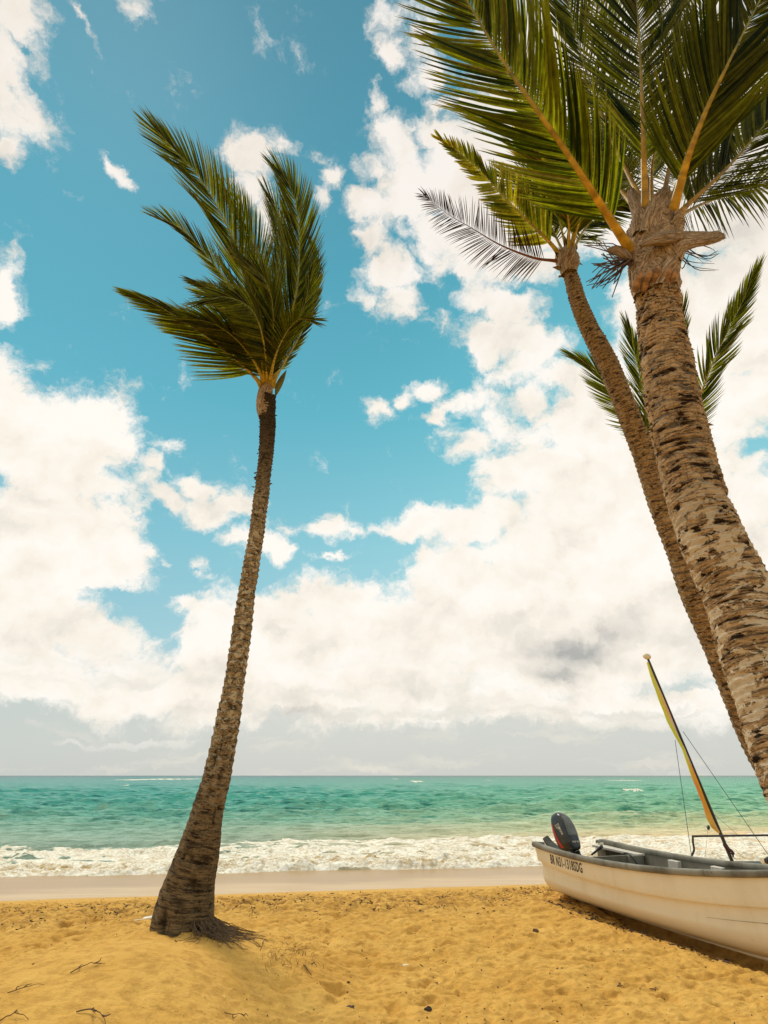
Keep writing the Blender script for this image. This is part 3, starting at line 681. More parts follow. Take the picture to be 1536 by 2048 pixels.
for k in range(34):
    y = rn.uniform(790, 1010); i = np.interp(y, [795, 1010], [0, 1]); x = np.interp(y, [795, 863, 904, 945, 986, 1027], [535, 535, 532, 528, 523, 518]); th = rn.uniform(0, 6.28)
    c = at(x, y, LY); d = np.array([math.cos(th), math.sin(th), rn.uniform(-.2, .9)]); flake(mb, c + np.array([math.cos(th), math.sin(th), 0]) * .095, d, rn.uniform(.02, .045), rn.uniform(.02, .05), rn)
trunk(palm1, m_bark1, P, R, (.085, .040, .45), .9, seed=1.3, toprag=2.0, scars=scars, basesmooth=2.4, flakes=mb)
top1 = P[-1]
sheath(palm1, np.array([at(531, 835, LY), at(530, 815, LY), at(531, 790, LY), at(536, 765, LY), at(538, 735, LY)]), [.088, .105, .098, .07, .04], seed=2, tears=.10, rough=.015)
WD = (-.45, .10, .80)
def f1(pts, dY, **kw):
    sd_ = kw['seed']
    kw['ll'] *= {3: .90, 2: 1.0, 7: .85, 8: .85, 13: .85, 10: .95, 12: .9, 15: .95, 6: 1.0, 11: .9, 16: .95, 1: 1.05}.get(sd_, 1.15); kw['n'] = int(kw['n'] * 1.45); kw['w'] *= .60
    if sd_ == 3: kw['prof'] = lambda q: 1.45 * (1 - .62 * q)
    if sd_ in (3, 7, 8, 13, 12, 17, 18): kw['wind'] = (-1, 0, .12); kw['wk'] *= .8; kw['curl'] = .35; kw['droop'] *= .8
    else: kw['wk'] *= .12; kw['droop'] *= .4; kw['curl'] = .75; kw['a0'] = min(kw['a0'], 36); kw['a1'] = 17; kw['curl'] = .35
    kw['ll'] *= .70; kw['w'] *= .70; kw['n'] = int(kw['n'] * 1.12); kw['clump'] = .5
    return frond(palm1, path(pts, LY, dY), **kw)
D0 = dict(pal=DARK, wind=WD)
f1([(529,775),(521,730),(510,640),(489,555),(466,479),(430,405),(395,350),(352,303),(316,264)], [0,-.05,-.2,-.3,-.4,-.4,-.3,-.2,-.1], ll=1.25, n=92, roll=8, a0=36, a1=14, droop=.10, wk=.30, seed=1, pet=.13, w=.036, **D0)
f1([(531,772),(520,700),(490,620),(452,560),(425,525),(385,478),(350,450),(312,433)], [0,.2,.4,.6,.7,.8,.9,1.0], ll=.85, n=80, roll=-35, a0=34, a1=12, droop=.12, wk=.35, seed=2, pet=.2, w=.036, **D0)
f1([(524,775),(512,757),(482,728),(432,688),(380,650),(345,628),(312,610),(276,592)], [0,-.1,-.3,-.5,-.7,-.8,-.9,-1.0], ll=.85, n=84, roll=22, a0=46, a1=12, droop=.25, wk=.85, seed=3, pet=.14, w=.036, **D0)
f1([(545,775),(556,730),(575,650),(592,588),(599,500),(594,425),(581,375),(562,345)], [0,-.1,-.2,-.3,-.2,-.1,0,.1], ll=1.1, n=88, roll=14, a0=36, a1=12, droop=.08, wk=.22, seed=4, pet=.17, w=.036, r0=.024, **D0)
f1([(535,770),(535,690),(524,560),(512,500),(486,435),(450,382)], [0,.3,.5,.6,.7,.8], ll=.95, n=80, roll=-20, a0=34, a1=14, droop=.08, wk=.30, seed=5, pet=.2, w=.034, **D0)
f1([(544,772),(565,730),(600,670),(624,610),(633,560),(630,515),(624,490)], [0,.2,.4,.5,.5,.5,.5], ll=.62, n=72, roll=35, a0=40, a1=12, droop=.12, wk=.2, seed=6, pet=.14, w=.034, **D0)
f1([(531,770),(520,700),(490,640),(440,590),(392,564)], [0,-.4,-.7,-.9,-1.0], ll=.55, n=70, roll=30, a0=48, a1=14, droop=.35, wk=.55, seed=7, pet=.2, w=.036, **D0)
f1([(536,770),(530,700),(515,640),(490,608),(450,594),(415,600)], [0,-.5,-.9,-1.2,-1.4,-1.5], ll=.8, n=74, roll=40, a0=58, a1=18, droop=.45, wk=.8, seed=8, pet=.22, w=.036, **D0)
f1([(540,770),(552,690),(566,600),(572,520),(560,440),(540,395)], [0,.5,.9,1.1,1.3,1.4], ll=1.0, n=80, roll=-25, a0=36, a1=14, droop=.10, wk=.3, seed=9, pet=.2, w=.034, **D0)
f1([(541,772),(560,700),(590,650),(612,600),(618,550)], [0,-.3,-.5,-.5,-.4], ll=.62, n=64, roll=-45, a0=46, a1=18, droop=.20, wk=.35, seed=10, pet=.2, w=.034, **D0)
f1([(538,770),(545,690),(545,610),(530,560),(500,530)], [0,-.4,-.8,-1.1,-1.3], ll=.95, n=74, roll=50, a0=52, a1=20, droop=.30, wk=.65, seed=11, pet=.2, w=.036, **D0)
f1([(538,772),(550,715),(570,670),(596,640),(622,640)], [0,-.4,-.7,-.8,-.8], ll=.6, n=60, roll=20, a0=56, a1=24, droop=.35, wk=.6, seed=12, pet=.15, w=.034, **D0)
f1([(533,772),(522,720),(505,690),(480,672),(450,660),(425,655)], [0,-.2,-.4,-.5,-.6,-.7], ll=.75, n=64, roll=-30, a0=56, a1=20, droop=.35, wk=.8, seed=13, pet=.14, w=.034, **D0)
f1([(537,770),(545,650),(556,560),(560,490),(545,430)], [0,.1,.2,.25,.3], ll=.85, n=74, roll=60, a0=40, a1=16, droop=.12, wk=.45, seed=14, pet=.26, w=.034, **D0)
f1([(542,772),(556,715),(580,660),(600,620),(606,570)], [0,.3,.6,.8,.9], ll=.7, n=64, roll=10, a0=52, a1=20, droop=.22, wk=.65, seed=15, pet=.2, w=.034, **D0)
f1([(534,772),(526,700),(512,620),(500,570),(478,520)], [0,-.3,-.6,-.8,-.9], ll=.8, n=70, roll=-55, a0=48, a1=16, droop=.18, wk=.6, seed=16, pet=.24, w=.034, **D0)
f1([(531,770),(508,722),(474,680),(436,652),(400,640)], [0,-.3,-.5,-.7,-.8], ll=.75, n=62, roll=10, a0=58, a1=18, droop=.3, wk=.6, seed=17, pet=.12, w=.036, **D0)
f1([(533,770),(512,712),(486,650),(455,612),(420,590)], [0,.1,.2,.2,.2], ll=.8, n=62, roll=-15, a0=56, a1=18, droop=.2, wk=.6, seed=18, pet=.14, w=.036, **D0)
# a stub leaf on the right of the growing point
mb = MB(); pts = catmull(path([(551,792),(556,775),(564,757),(573,740)], LY), 14); wd = np.sin(np.linspace(.15, 3.1, 14)) * .045
mb.tube(pts, np.clip(wd, .003, 1), 6, .35); mb.build('spear_leaf', simple("spear", (.10, .11, .025), .5, .3), palm1)
# roots laid bare at the foot
m_root = simple("root_wood", (.13, .075, .035), .9, .4, 30)
mb = MB(); rn = np.random.RandomState(21)
for k in range(150):
    th = rn.normal(-.45, .42) if k < 130 else rn.uniform(-1.7, .5)
    r0 = .27; p = np.array([base[0] + .02 + math.cos(th) * r0, base[1] + math.sin(th) * r0 * .9, 0])
    L = rn.uniform(.10, .62) * (1 if th > -1.1 else .35); d = np.array([math.cos(th) + .25, math.sin(th), 0]); pts = []
    kk = 9
    for j in range(kk):
        gz = float(ground(p[0], p[1])); hz_ = .07 * (1 - j / (kk - 1)) ** 3 * rn.uniform(.5, 1.1) + .012
        pts.append([p[0], p[1], gz + hz_ * (1 if j < 5 else .8) + rn.normal() * .004]); d = unit(d + rn.normal(size=3) * .30 * np.array([1, 1, 0])); p = p + d * L / kk
    mb.tube(np.array(pts), np.linspace(.0045, .0015, kk) * rn.uniform(.7, 1.2), 4)
mb.build('root_mat', m_root, palm1)

# ------------------------------------------------------------------ the thick palm at the right
BYP = 2.9
tb = [(1720,1830,215),(1660,1650,200),(1600,1506,186),(1562,1412,168),(1514,1292,152),(1475,1184,138),(1433,1100,130),(1394,1000,118),(1370,910,112),(1349,820,108),(1330,700,96),(1315,600,83),(1311,560,83)]
Yb = [2.62,2.66,2.72,2.76,2.8,2.84,2.86,2.88,2.9,2.9,2.9,2.9,2.9]
P = np.array([at(x, y, Y) for (x, y, _), Y in zip(tb, Yb)]); R = np.array([w * .93 / F * (Y / ray(x, y)[1]) / 2 for (x, y, w), Y in zip(tb, Yb)])
foot = np.array([P[0][0] + .04, P[0][1] - .02, -.15]); P = np.vstack([foot, P]); R = np.concatenate([[R[0] * 1.35], R])
palm2 = thing('palm_tree', (foot[0], foot[1], float(ground(foot[0], foot[1], False))), 'thick close palm with ringed pale-blotched trunk, its crown filling the top right corner', 'palm tree', 'coconut palms on the beach')
rs = np.random.RandomState(8)
sc2 = [(rs.uniform(1.2, 5.0), rs.uniform(.2, 2.9), rs.uniform(.005, .016), rs.uniform(.12, .5), rs.uniform(.005, .014)) for _ in range(110)]
mb = MB(); rn = np.random.RandomState(12)
for k in range(170):
    y = 575 + 330 * rn.rand() ** 1.6; x = np.interp(y, [560, 600, 700, 820, 910], [1311, 1315, 1330, 1349, 1370]); w = np.interp(y, [560, 600, 700, 820, 910], [83, 83, 96, 108, 112])
    c = at(x, y, BYP); rad_ = w * .93 / F * (BYP / ray(x, y)[1]) / 2; th = rn.uniform(0, 6.28) if k > 60 else rn.choice([rn.normal(0, .3), rn.normal(math.pi, .3)])
    o_ = np.array([math.cos(th), math.sin(th), 0]); flake(mb, c + o_ * rad_ * .97, o_ + np.array([0, 0, rn.uniform(-.4, .8)]) + .8 * np.cross(o_, [0, 0, 1]) * rn.normal(), rn.uniform(.015, .045), rn.uniform(.012, .03), rn)
trunk(palm2, m_bark2, P, R, (.043, .026, .35), 1.25, seed=4.1, sides=120, step=.0065, toprag=1.2, scars=sc2, flakes=mb)
sheath(palm2, np.array([at(1311, 600, BYP), at(1310, 570, BYP), at(1309, 530, BYP), at(1308, 500, BYP), at(1309, 475, BYP), at(1310, 448, BYP)]), [.130, .145, .152, .158, .158, .135], seed=5, n=120, sides=96, swirl=2.4, rough=.034, tears=.22)
sheath(palm2, np.array([at(1300, 470, BYP - .08), at(1292, 430, BYP - .08), at(1272, 400, BYP - .05), at(1262, 375, BYP)]), [.12, .10, .06, .012], seed=9, n=60, swirl=.5, rough=.012, tears=.05, squash=.45)
sheath(palm2, np.array([at(1312, 470, BYP - .12), at(1318, 430, BYP - .14), at(1326, 400, BYP - .12), at(1334, 378, BYP - .08)]), [.11, .10, .075, .03], seed=12, n=60, swirl=.4, rough=.010, tears=.06, squash=.35)
sheath(palm2, np.array([at(1330, 505, BYP - .12), at(1345, 485, BYP - .13), at(1380, 478, BYP - .10), at(1420, 474, BYP - .05), at(1442, 468, BYP)]), [.115, .105, .080, .058, .040], seed=15, name='cut_leaf_stump', n=60, swirl=.15, rough=.012, squash=.28, tears=.03)
sheath(palm2, np.array([at(1280, 492, BYP - .20), at(1305, 482, BYP - .21), at(1335, 475, BYP - .20), at(1362, 468, BYP - .14)]), [.010, .036, .050, .036], seed=17, name='folded_fibre', n=50, swirl=.6, rough=.010, squash=.6)
def flap(parent, y0, y1, a0, a1, off, seed, name='fibre_flap', flare=.03, skew=0.0, n=36, m=40):
    """a torn sheet of woven leaf base wrapped round the crown shaft: photo heights y0 (low) to y1 (high), angles a0..a1 (-90 faces the camera)"""
    V = np.zeros((n, m, 3)); TC = np.zeros((n, m, 3))
    for i in range(n):
        k = i / (n - 1)
        for j in range(m):
            h = j / (m - 1); a = rad(a0 + (a1 - a0) * h); edge = .14 * float(perlin(h * 5 + seed, 1.7, seed)) + .07 * float(perlin(h * 17 + seed, 4.7, seed)); kk = k * (1 + edge) + skew * (h - .5)
            y = y0 + (y1 - y0) * kk; c = at(1309, y, BYP); r = float(np.interp(y, [375, 430, 480, 530, 600], [.135, .140, .156, .150, .133])) + off + flare * k ** 2 + .012 * float(perlin(h * 4 + seed, k * 3, 8.)) + .005 * math.sin(h * 60 + 3 * k + seed) * (.3 + k)
            V[i, j] = c + r * np.array([math.cos(a), math.sin(a), 0]); TC[i, j] = (a * .15 + .3 * k * (1 if seed % 2 else -1), seed * .1, k * .4)
    back = V - np.array([0, 0, 0]) ; ctr = np.array([at(1309, 480, BYP)[0], BYP]); d = back[..., :2] - ctr; back = V.copy(); back[..., :2] -= d / np.linalg.norm(d, axis=-1, keepdims=True) * .004
    VV = np.concatenate([V.reshape(-1, 3), back.reshape(-1, 3)]); g = grid_faces(n, m)
    return mesh(name, VV, np.concatenate([g, g[:, ::-1] + n * m]), m_fiber, parent, attrs={'tc': np.concatenate([TC.reshape(-1, 3)] * 2)})
flap(palm2, 562, 492, -165, -60, .004, 3, flare=.020, skew=.35)
flap(palm2, 545, 470, -110, 10, .010, 4, flare=.018, skew=-.45)
flap(palm2, 520, 452, -185, -120, .012, 5, flare=.030, skew=.2)
flap(palm2, 505, 462, -75, -5, .016, 6, flare=.030, skew=.3)
flap(palm2, 575, 520, -140, -20, .004, 7, flare=.022, skew=-.3)
# stub of an old boot low on the sheath
mb = MB()
for (x, y, r_) in ((1308, 553, .030), (1292, 560, .024), (1330, 556, .028), (1275, 562, .022), (1345, 558, .022)):
    c = at(x, y, BYP - .13); pts = np.array([c + np.array([0, .06, -.03]), c, c + np.array([.01, -.03, .02]), c + np.array([.015, -.045, .05])]); mb.tube(catmull(pts, 10), np.array([1, 1.1, 1.1, 1.05, 1, .95, .9, .8, .6, .3]) * r_, 12)
mb.build('leaf_scar', simple("old_scar", (.30, .17, .09), .9, .5, 25, bump=.8), palm2)
def f2(pts, dY, **kw):
    kw['ll'] *= 1.2; kw['n'] = int(kw['n'] * 2.0); kw['a0'] = min(kw['a0'], 46); kw['r0'] *= .88; kw['w'] *= .64; kw['pet'] *= .8
    if kw['seed'] != 25: kw['droop'] *= .35; kw['wk'] *= .4; kw['curl'] = .35
    kw['ll'] *= .74; kw['w'] *= .74; kw['n'] = int(kw['n'] * .86); kw['clump'] = .7
    if kw['seed'] > 25: kw['n'] = int(kw['n'] * .68); kw['w'] *= .85
    return frond(palm2, path(pts, BYP, dY), **kw)
WB = (-.55, .15, .25); G0 = dict(pal=GREEN, wind=WB, segs=7)
f2([(1285,535),(1232,456),(1180,376),(1130,300),(1075,222),(1010,128),(945,20),(885,-90),(830,-190)], [.10,-.08,-.25,-.3,-.35,-.3,-.2,-.1,0], ll=.98, n=120, roll=6, a0=60, a1=22, droop=.28, wk=.20, seed=21, pet=.17, w=.034, r0=.036, **G0)
f2([(1291,440),(1290,390),(1287,300),(1284,200),(1279,90),(1270,-30),(1255,-150)], [-.1,-.1,-.05,.1,.3,.5,.7], ll=1.05, n=110, roll=10, a0=50, a1=22, droop=.22, wk=.25, seed=22, pet=.18, w=.036, r0=.026, **G0)
f2([(1338,452),(1352,400),(1378,310),(1415,215),(1460,120),(1510,20),(1565,-90)], [-.1,-.15,-.2,-.2,-.2,-.1,0], ll=1.05, n=115, roll=-6, a0=56, a1=24, droop=.22, wk=.15, seed=23, pet=.17, w=.036, r0=.036, **G0)
f2([(1345,440),(1380,405),(1440,350),(1500,285),(1560,210),(1640,110)], [0,.1,.25,.4,.5,.6], ll=1.0, n=96, roll=-35, a0=56, a1=24, droop=.32, wk=.15, seed=24, pet=.14, w=.036, r0=.026, **G0)
f2([(1350,438),(1400,410),(1470,385),(1550,360),(1640,330)], [0,.35,.6,.8,.9], ll=.80, n=50, roll=30, a0=48, a1=18, droop=.8, wk=.05, seed=25, pet=.05, w=.030, r0=.020, ragged=.35, pal=DARK, wind=WB, segs=8)
f2([(1300,430),(1262,360),(1215,260),(1175,150),(1145,40),(1120,-80)], [.1,.4,.7,.9,1.0,1.1], ll=1.05, n=100, roll=-20, a0=46, a1=20, droop=.18, wk=.35, seed=26, pet=.18, w=.036, r0=.026, **G0)
f2([(1320,430),(1340,330),(1365,220),(1392,100),(1410,-30)], [.2,.5,.8,1.0,1.2], ll=1.05, n=100, roll=25, a0=48, a1=20, droop=.15, wk=.25, seed=27, pet=.18, w=.036, r0=.026, **G0)
f2([(1310,430),(1285,330),(1245,230),(1215,120),(1195,0),(1185,-80)], [.2,.7,1.1,1.4,1.6,1.8], ll=1.1, n=100, roll=10, a0=44, a1=20, droop=.15, wk=.35, seed=28, pet=.18, w=.036, r0=.026, **G0)
f2([(1330,440),(1350,380),(1380,320),(1430,260),(1500,180),(1570,80)], [.2,.5,.8,1.0,1.2,1.3], ll=1.0, n=96, roll=-10, a0=50, a1=20, droop=.25, wk=.25, seed=29, pet=.14, w=.036, r0=.026, **G0)
f2([(1290,440),(1250,390),(1205,330),(1150,260),(1085,170),(1030,70),(985,-40)], [.2,.5,.8,1.0,1.2,1.4,1.5], ll=1.0, n=100, roll=-15, a0=46, a1=20, droop=.15, wk=.3, seed=30, pet=.16, w=.036, r0=.026, **G0)
f2([(1305,430),(1305,330),(1330,210),(1345,90),(1345,-40)], [.05,.2,.3,.4,.5], ll=.9, n=90, roll=60, a0=42, a1=18, droop=.20, wk=.3, seed=31, pet=.2, w=.034, r0=.022, **G0)
# dead flower stalk with its strands at the left of the crown
m_dead = simple("dead_strand", (.09, .05, .035), .85, .4, 30)
mb = MB(); rn = np.random.RandomState(31); root = at(1262, 528, BYP)
mb.tube(catmull(np.array([at(1275, 535, BYP), at(1255, 525, BYP), at(1235, 510, BYP), at(1222, 503, BYP)]), 12), np.linspace(.022, .006, 12), 7)
for k in range(34):
    e = at(rn.uniform(1158, 1225), rn.uniform(470, 560), BYP + rn.uniform(-.25, .25)); e = e if rn.rand() < .7 else at(rn.uniform(1165, 1230), rn.uniform(560, 596), BYP)
    s_ = at(rn.uniform(1240, 1262), rn.uniform(515, 535), BYP); m_ = (s_ + e) / 2 + rn.normal(size=3) * .03
    mb.tube(catmull(np.array([s_, m_, e]), 9), np.linspace(.0055, .0032, 9), 4)
mb.build('flower_stalk', m_dead, palm2)
sheath(palm2, np.array([at(1262, 520, BYP - .02), at(1250, 508, BYP - .03), at(1232, 500, BYP - .03), at(1214, 500, BYP - .02)]), [.022, .045, .042, .010], seed=33, name='flower_spathe', n=36, swirl=.3, rough=.005, squash=.5)
mb = MB(); rn = np.random.RandomState(34)
for k in range(12):
    s_ = at(rn.uniform(1345, 1375), rn.uniform(480, 505), BYP + .15); e = at(rn.uniform(1355, 1440), rn.uniform(500, 545), BYP + .2); m_ = (s_ + e) / 2 + np.array([0, 0, -.05]) + rn.normal(size=3) * .03
    mb.tube(catmull(np.array([s_, m_, e]), 9), np.linspace(.008, .002, 9), 4, .4)
mb.build('dry_strands', m_dead, palm2)

# ------------------------------------------------------------------ the thin palm behind it
tt_ = [(1620,1700,66),(1568,1580,64),(1523,1506,62),(1482,1412,60),(1434,1292,58),(1386,1184,56),(1358,1100,54),(1318,1000,50),(1285,900,48),(1253,820,46),(1226,750,44),(1202,700,43),(1180,660,39),(1158,608,36),(1143,556,31),(1138,535,29)]
Yt = [7.1,6.9,6.75,6.55,6.35,6.15,6.05,5.9,5.75,5.6,5.5,5.42,5.36,5.28,5.2,5.15]
P = np.array([at(x, y, Y) for (x, y, _), Y in zip(tt_, Yt)]); R = np.array([w * .9 / F * (Y / ray(x, y)[1]) / 2 for (x, y, w), Y in zip(tt_, Yt)])
g0 = np.array([P[0][0] + .45, 7.25, -.25]); P = np.vstack([g0, P]); R = np.concatenate([[R[0] * 1.25], R])
palm3 = thing('palm_tree', (g0[0], g0[1], float(ground(g0[0], g0[1], False))), 'slender palm leaning left behind the thick trunk, small crown with one dead brown frond', 'palm tree', 'coconut palms on the beach')
TYP = 5.15
rn = np.random.RandomState(41); mb = MB()
for k in range(16):
    th = rn.uniform(0, 6.28); o_ = np.array([math.cos(th), math.sin(th), 0]); flake(mb, at(1135, rn.uniform(498, 545), TYP) + o_ * .09, o_ + np.array([0, 0, 1.2]), rn.uniform(.06, .18), .05, rn)
trunk(palm3, m_bark3, P, R, (.075, .040, .5), .9, seed=7.7, sides=56, step=.012, toprag=1.0, flakes=mb)
TYP = 5.15
sheath(palm3, np.array([at(1139, 548, TYP), at(1137, 530, TYP), at(1133, 512, TYP), at(1131, 496, TYP)]), [.085, .12, .13, .07], seed=3, tears=.14, rough=.02, n=50)
def f3(pts, dY, **kw):
    if kw['seed'] > 42: kw['ll'] *= 1.3; kw['n'] = int(kw['n'] * 1.6); kw['w'] *= .72; kw['curl'] = .3
    if kw['seed'] == 42: kw['n'] = 100; kw['w'] *= .75
    if kw["seed"] != 42: kw["ll"] *= .74
    kw["w"] *= .85
    return frond(palm3, path(pts, TYP, dY), **kw)
WT = (-.45, .15, .35)
f3([(1122,512),(1095,480),(1065,451),(1011,398),(982,364),(943,325),(905,295),(877,276)], [0,-.1,-.1,-.1,0,0,.1,.1], ll=.72, n=84, roll=-12, a0=52, a1=26, droop=.05, wk=.35, seed=41, pet=.10, pal=YEL, wind=(0, 0, 1), w=.032, r0=.024, prof=lambda q: (1 - .70 * q ** 1.2))
f3([(1126,523),(1105,521),(1065,515),(1001,490),(943,456),(894,427),(846,389)], [0,0,-.1,-.15,-.1,0,.1], ll=.46, n=72, roll=0, a0=64, a1=40, droop=.55, wk=.1, seed=42, pet=.12, pal=DEAD, wind=WT, w=.017, r0=.018, ragged=.3, prof=lambda q: (.8 + .2 * math.sin(q * 3)) * (1 - .6 * q ** 2))
f3([(1134,505),(1122,455),(1108,400),(1100,340),(1080,290)], [0,.1,.2,.3,.3], ll=.9, n=76, roll=15, a0=48, a1=20, droop=.20, wk=.3, seed=43, pet=.22, pal=MIDG, wind=WT, w=.034, r0=.018)
f3([(1140,506),(1147,465),(1160,400),(1172,340),(1176,290)], [0,0,.1,.2,.3], ll=.85, n=76, roll=-20, a0=52, a1=22, droop=.3, wk=.4, seed=44, pet=.22, pal=GREEN, wind=WT, w=.034, r0=.02)
f3([(1143,508),(1165,465),(1195,430),(1235,412),(1275,415)], [0,.2,.4,.5,.5], ll=.7, n=66, roll=15, a0=56, a1=24, droop=.5, wk=.3, seed=45, pet=.16, pal=DARK, wind=WT, w=.032, r0=.02)
f3([(1132,505),(1138,430),(1125,350),(1100,270),(1060,220)], [.1,.5,.8,1.0,1.1], ll=.85, n=76, roll=-10, a0=46, a1=20, droop=.15, wk=.4, seed=46, pet=.2, pal=MIDG, wind=WT, w=.034, r0=.02)
f3([(1128,508),(1105,460),(1080,410),(1040,375),(1010,350)], [0,.3,.6,.8,.9], ll=.7, n=66, roll=30, a0=50, a1=22, droop=.2, wk=.35, seed=47, pet=.16, pal=YEL, wind=WT, w=.032, r0=.02)
f3([(1137,505),(1138,450),(1128,395),(1105,345),(1070,305)], [-.1,-.3,-.5,-.7,-.8], ll=.75, n=66, roll=-35, a0=56, a1=24, droop=.35, wk=.5, seed=48, pet=.2, pal=YEL, wind=WT, w=.032, r0=.02)
f3([(1142,505),(1160,440),(1190,390),(1210,350),(1220,300)], [0,-.3,-.5,-.6,-.6], ll=.75, n=66, roll=20, a0=54, a1=24, droop=.35, wk=.45, seed=49, pet=.2, pal=MIDG, wind=WT, w=.032, r0=.02)

# ------------------------------------------------------------------ the far palm, its crown showing on both sides of the trunks
FY = 8.6
P = np.array([[8.0, 12.3, -.45], [7.35, 11.6, 1.5], at(1512, 1350, 10.7), at(1455, 1160, 9.8), at(1400, 1030, 9.1), at(1357, 925, FY), at(1352, 908, FY)])
palm4 = thing('palm_tree', (8.0, 12.3, -.3), 'far palm mostly hidden behind the thick trunk, fronds showing on both sides', 'palm tree', 'coconut palms on the beach')
trunk(palm4, m_bark3, P, [.19, .14, .12, .11, .105, .10, .10], (.08, .05, .5), .8, seed=9.9, sides=32, step=.03)
sheath(palm4, np.array([at(1355, 922, FY), at(1352, 905, FY), at(1350, 885, FY)]), [.10, .13, .07], seed=6, tears=.1, n=30)
def f4(pts, dY, **kw):
    kw['ll'] *= 1.15; kw['n'] = int(kw['n'] * 1.5); kw['w'] *= .68; kw['curl'] = .45; kw['a0'] -= 4
    kw['ll'] *= .78; kw['w'] *= .8
    return frond(palm4, path(pts, FY, dY), **kw)
WF = (-.2, .1, .3); G4 = dict(pal=GREEN, wind=WF, segs=5)
f4([(1354,900),(1374,862),(1395,808),(1425,726),(1458,658),(1485,605),(1505,558)], [0,-.1,-.2,-.2,-.1,0,0], ll=.85, n=84, roll=0, a0=48, a1=16, droop=.06, wk=.15, seed=61, pet=.06, w=.036, r0=.026, **G4)
f4([(1350,900),(1325,890),(1305,860),(1290,800),(1275,730),(1257,656)], [0,0,0,0,.1,.2], ll=.75, n=76, roll=35, a0=50, a1=18, droop=.10, wk=.2, seed=62, pet=.06, w=.036, r0=.024, **G4)
f4([(1349,902),(1310,880),(1265,835),(1225,785),(1190,740),(1153,715)], [0,-.1,-.2,-.2,-.1,0], ll=.8, n=76, roll=20, a0=54, a1=12, droop=.20, wk=.25, seed=63, pet=.06, w=.036, r0=.024, **G4)
f4([(1352,900),(1352,840),(1350,760),(1356,690),(1365,622)], [0,.2,.3,.4,.4], ll=.8, n=70, roll=10, a0=46, a1=16, droop=.06, wk=.2, seed=64, pet=.1, w=.036, r0=.024, **G4)
f4([(1350,900),(1335,850),(1310,790),(1298,740),(1290,700)], [0,.5,.9,1.2,1.3], ll=.8, n=60, roll=-20, a0=50, a1=20, droop=.15, wk=.25, seed=67, pet=.1, w=.034, r0=.02, **G4)

# ------------------------------------------------------------------ the boat
def paint(name, col, rough, dirt, dcol, spec=.35):
    m, t, b = material(name); oc = t.new('ShaderNodeTexCoord').outputs['Object']
    a, _ = t.noise(t.scalev(oc, (1.2, 1.2, .5)), 2.2, 6, .62); s_, _ = t.noise(oc, 28, 5, .7); g, _ = t.noise(t.scalev(oc, (1, 1, .15)), 9, 5, .6)
    c = t.mix(t.mapr(a, .4, .75, 0, dirt), col, dcol); c = t.mix(t.mapr(s_, .62, .72, 0, dirt), c, tuple(x * .45 for x in dcol)); c = t.mix(t.mapr(g, .55, .75, 0, dirt * .7), c, dcol)
    t.put(b.inputs['Base Color'], c); t.put(b.inputs['Roughness'], t.mapr(a, .3, .7, rough, min(1, rough + .25), False)); b.inputs['Specular IOR Level'].default_value = spec
    t.put(b.inputs['Normal'], t.bump(s_, .12, .01)); return m
m_white = paint("boat_white", (.84, .75, .56), .38, .26, (.55, .42, .24))
m_grey = paint("boat_grey", (.27, .25, .20), .75, .9, (.09, .075, .055), .2)
m_inner = paint("boat_inside", (.215, .19, .145), .8, .8, (.10, .085, .06), .2)
m_pale = paint("boat_pale_inside", (.60, .54, .46), .7, .4, (.4, .34, .27), .25)
boat = thing('motor_boat', bw(BL / 2, 0, 0), 'white open motor boat with grey gunwale, beached on the sand at the right', 'boat')
tn = np.linspace(0, 1, 90)
def hull_section(t, inner=False):
    b_, zs, zk, st = float(b_beam(t)), float(b_sheer(t)), float(b_keel(t)), float(b_step(t)); H = zs - zk
    st = min(st, H * .75)
    up = [(1.0, zs), (.992, zs - st * .35), (.978, zs - st * .75), (.966, zs - st + .014), (.955, zs - st), (.885, zs - st - .006)]
    lo = [(.862, zs - st - .06), (.882, zk + .38 * H), (.86, zk + .32 * H), (.80, zk + .23 * H), (.70, zk + .155 * H), (.58, zk + .105 * H), (.40, zk + .060 * H), (.36, zk + .045 * H), (.345, zk + .018 * H), (.33, zk + .040 * H), (.15, zk + .018 * H), (.05, zk + .005), (.04, zk - .035), (0, zk - .038)]
    if inner: return [(max(f - .03, 0) if f > .1 else f, z + (.03 if f < .9 else 0)) for f, z in up + lo][:-3] + [(0, zk + .045)]
    return up + lo
secs = [hull_section(t) for t in tn]; ns = len(secs[0])
def hull_pts(secs, rake=.10):
    V = []
    for t, s in zip(tn, secs):
        b_ = float(b_beam(t)); zk = float(b_keel(t)); zs = float(b_sheer(t))
        row = [(f * b_, z) for f, z in s]; full = [(-y, z) for y, z in row] + [(y, z) for y, z in row[::-1][1:]]
        for (y, z) in full:
            l = t * BL + (z - zk) / (zs - zk) * -.0 + rake * (1 - (z - zk) / (zs - zk)) * (1 - t) ** 8   # transom leans aft at the top
            V.append(bw(l, y, z))
    return np.array(V), 2 * len(secs[0]) - 1
V, nc = hull_pts(secs); Fq = [tuple(f) for f in grid_faces(len(tn), nc)]
mb = MB(); mb.add(V, Fq); hull = mb.build('hull', m_white, boat)
hull.data.set_sharp_from_angle(angle=rad(38))
isec = [hull_section(t, True) for t in tn]; V2, nc2 = hull_pts(isec, .10); mb = MB(); mb.add(V2 + np.array([0, 0, .0]), [tuple(f[::-1]) for f in grid_faces(len(tn), nc2)])
mb.build('inner_lining', m_inner, boat, fix=False)
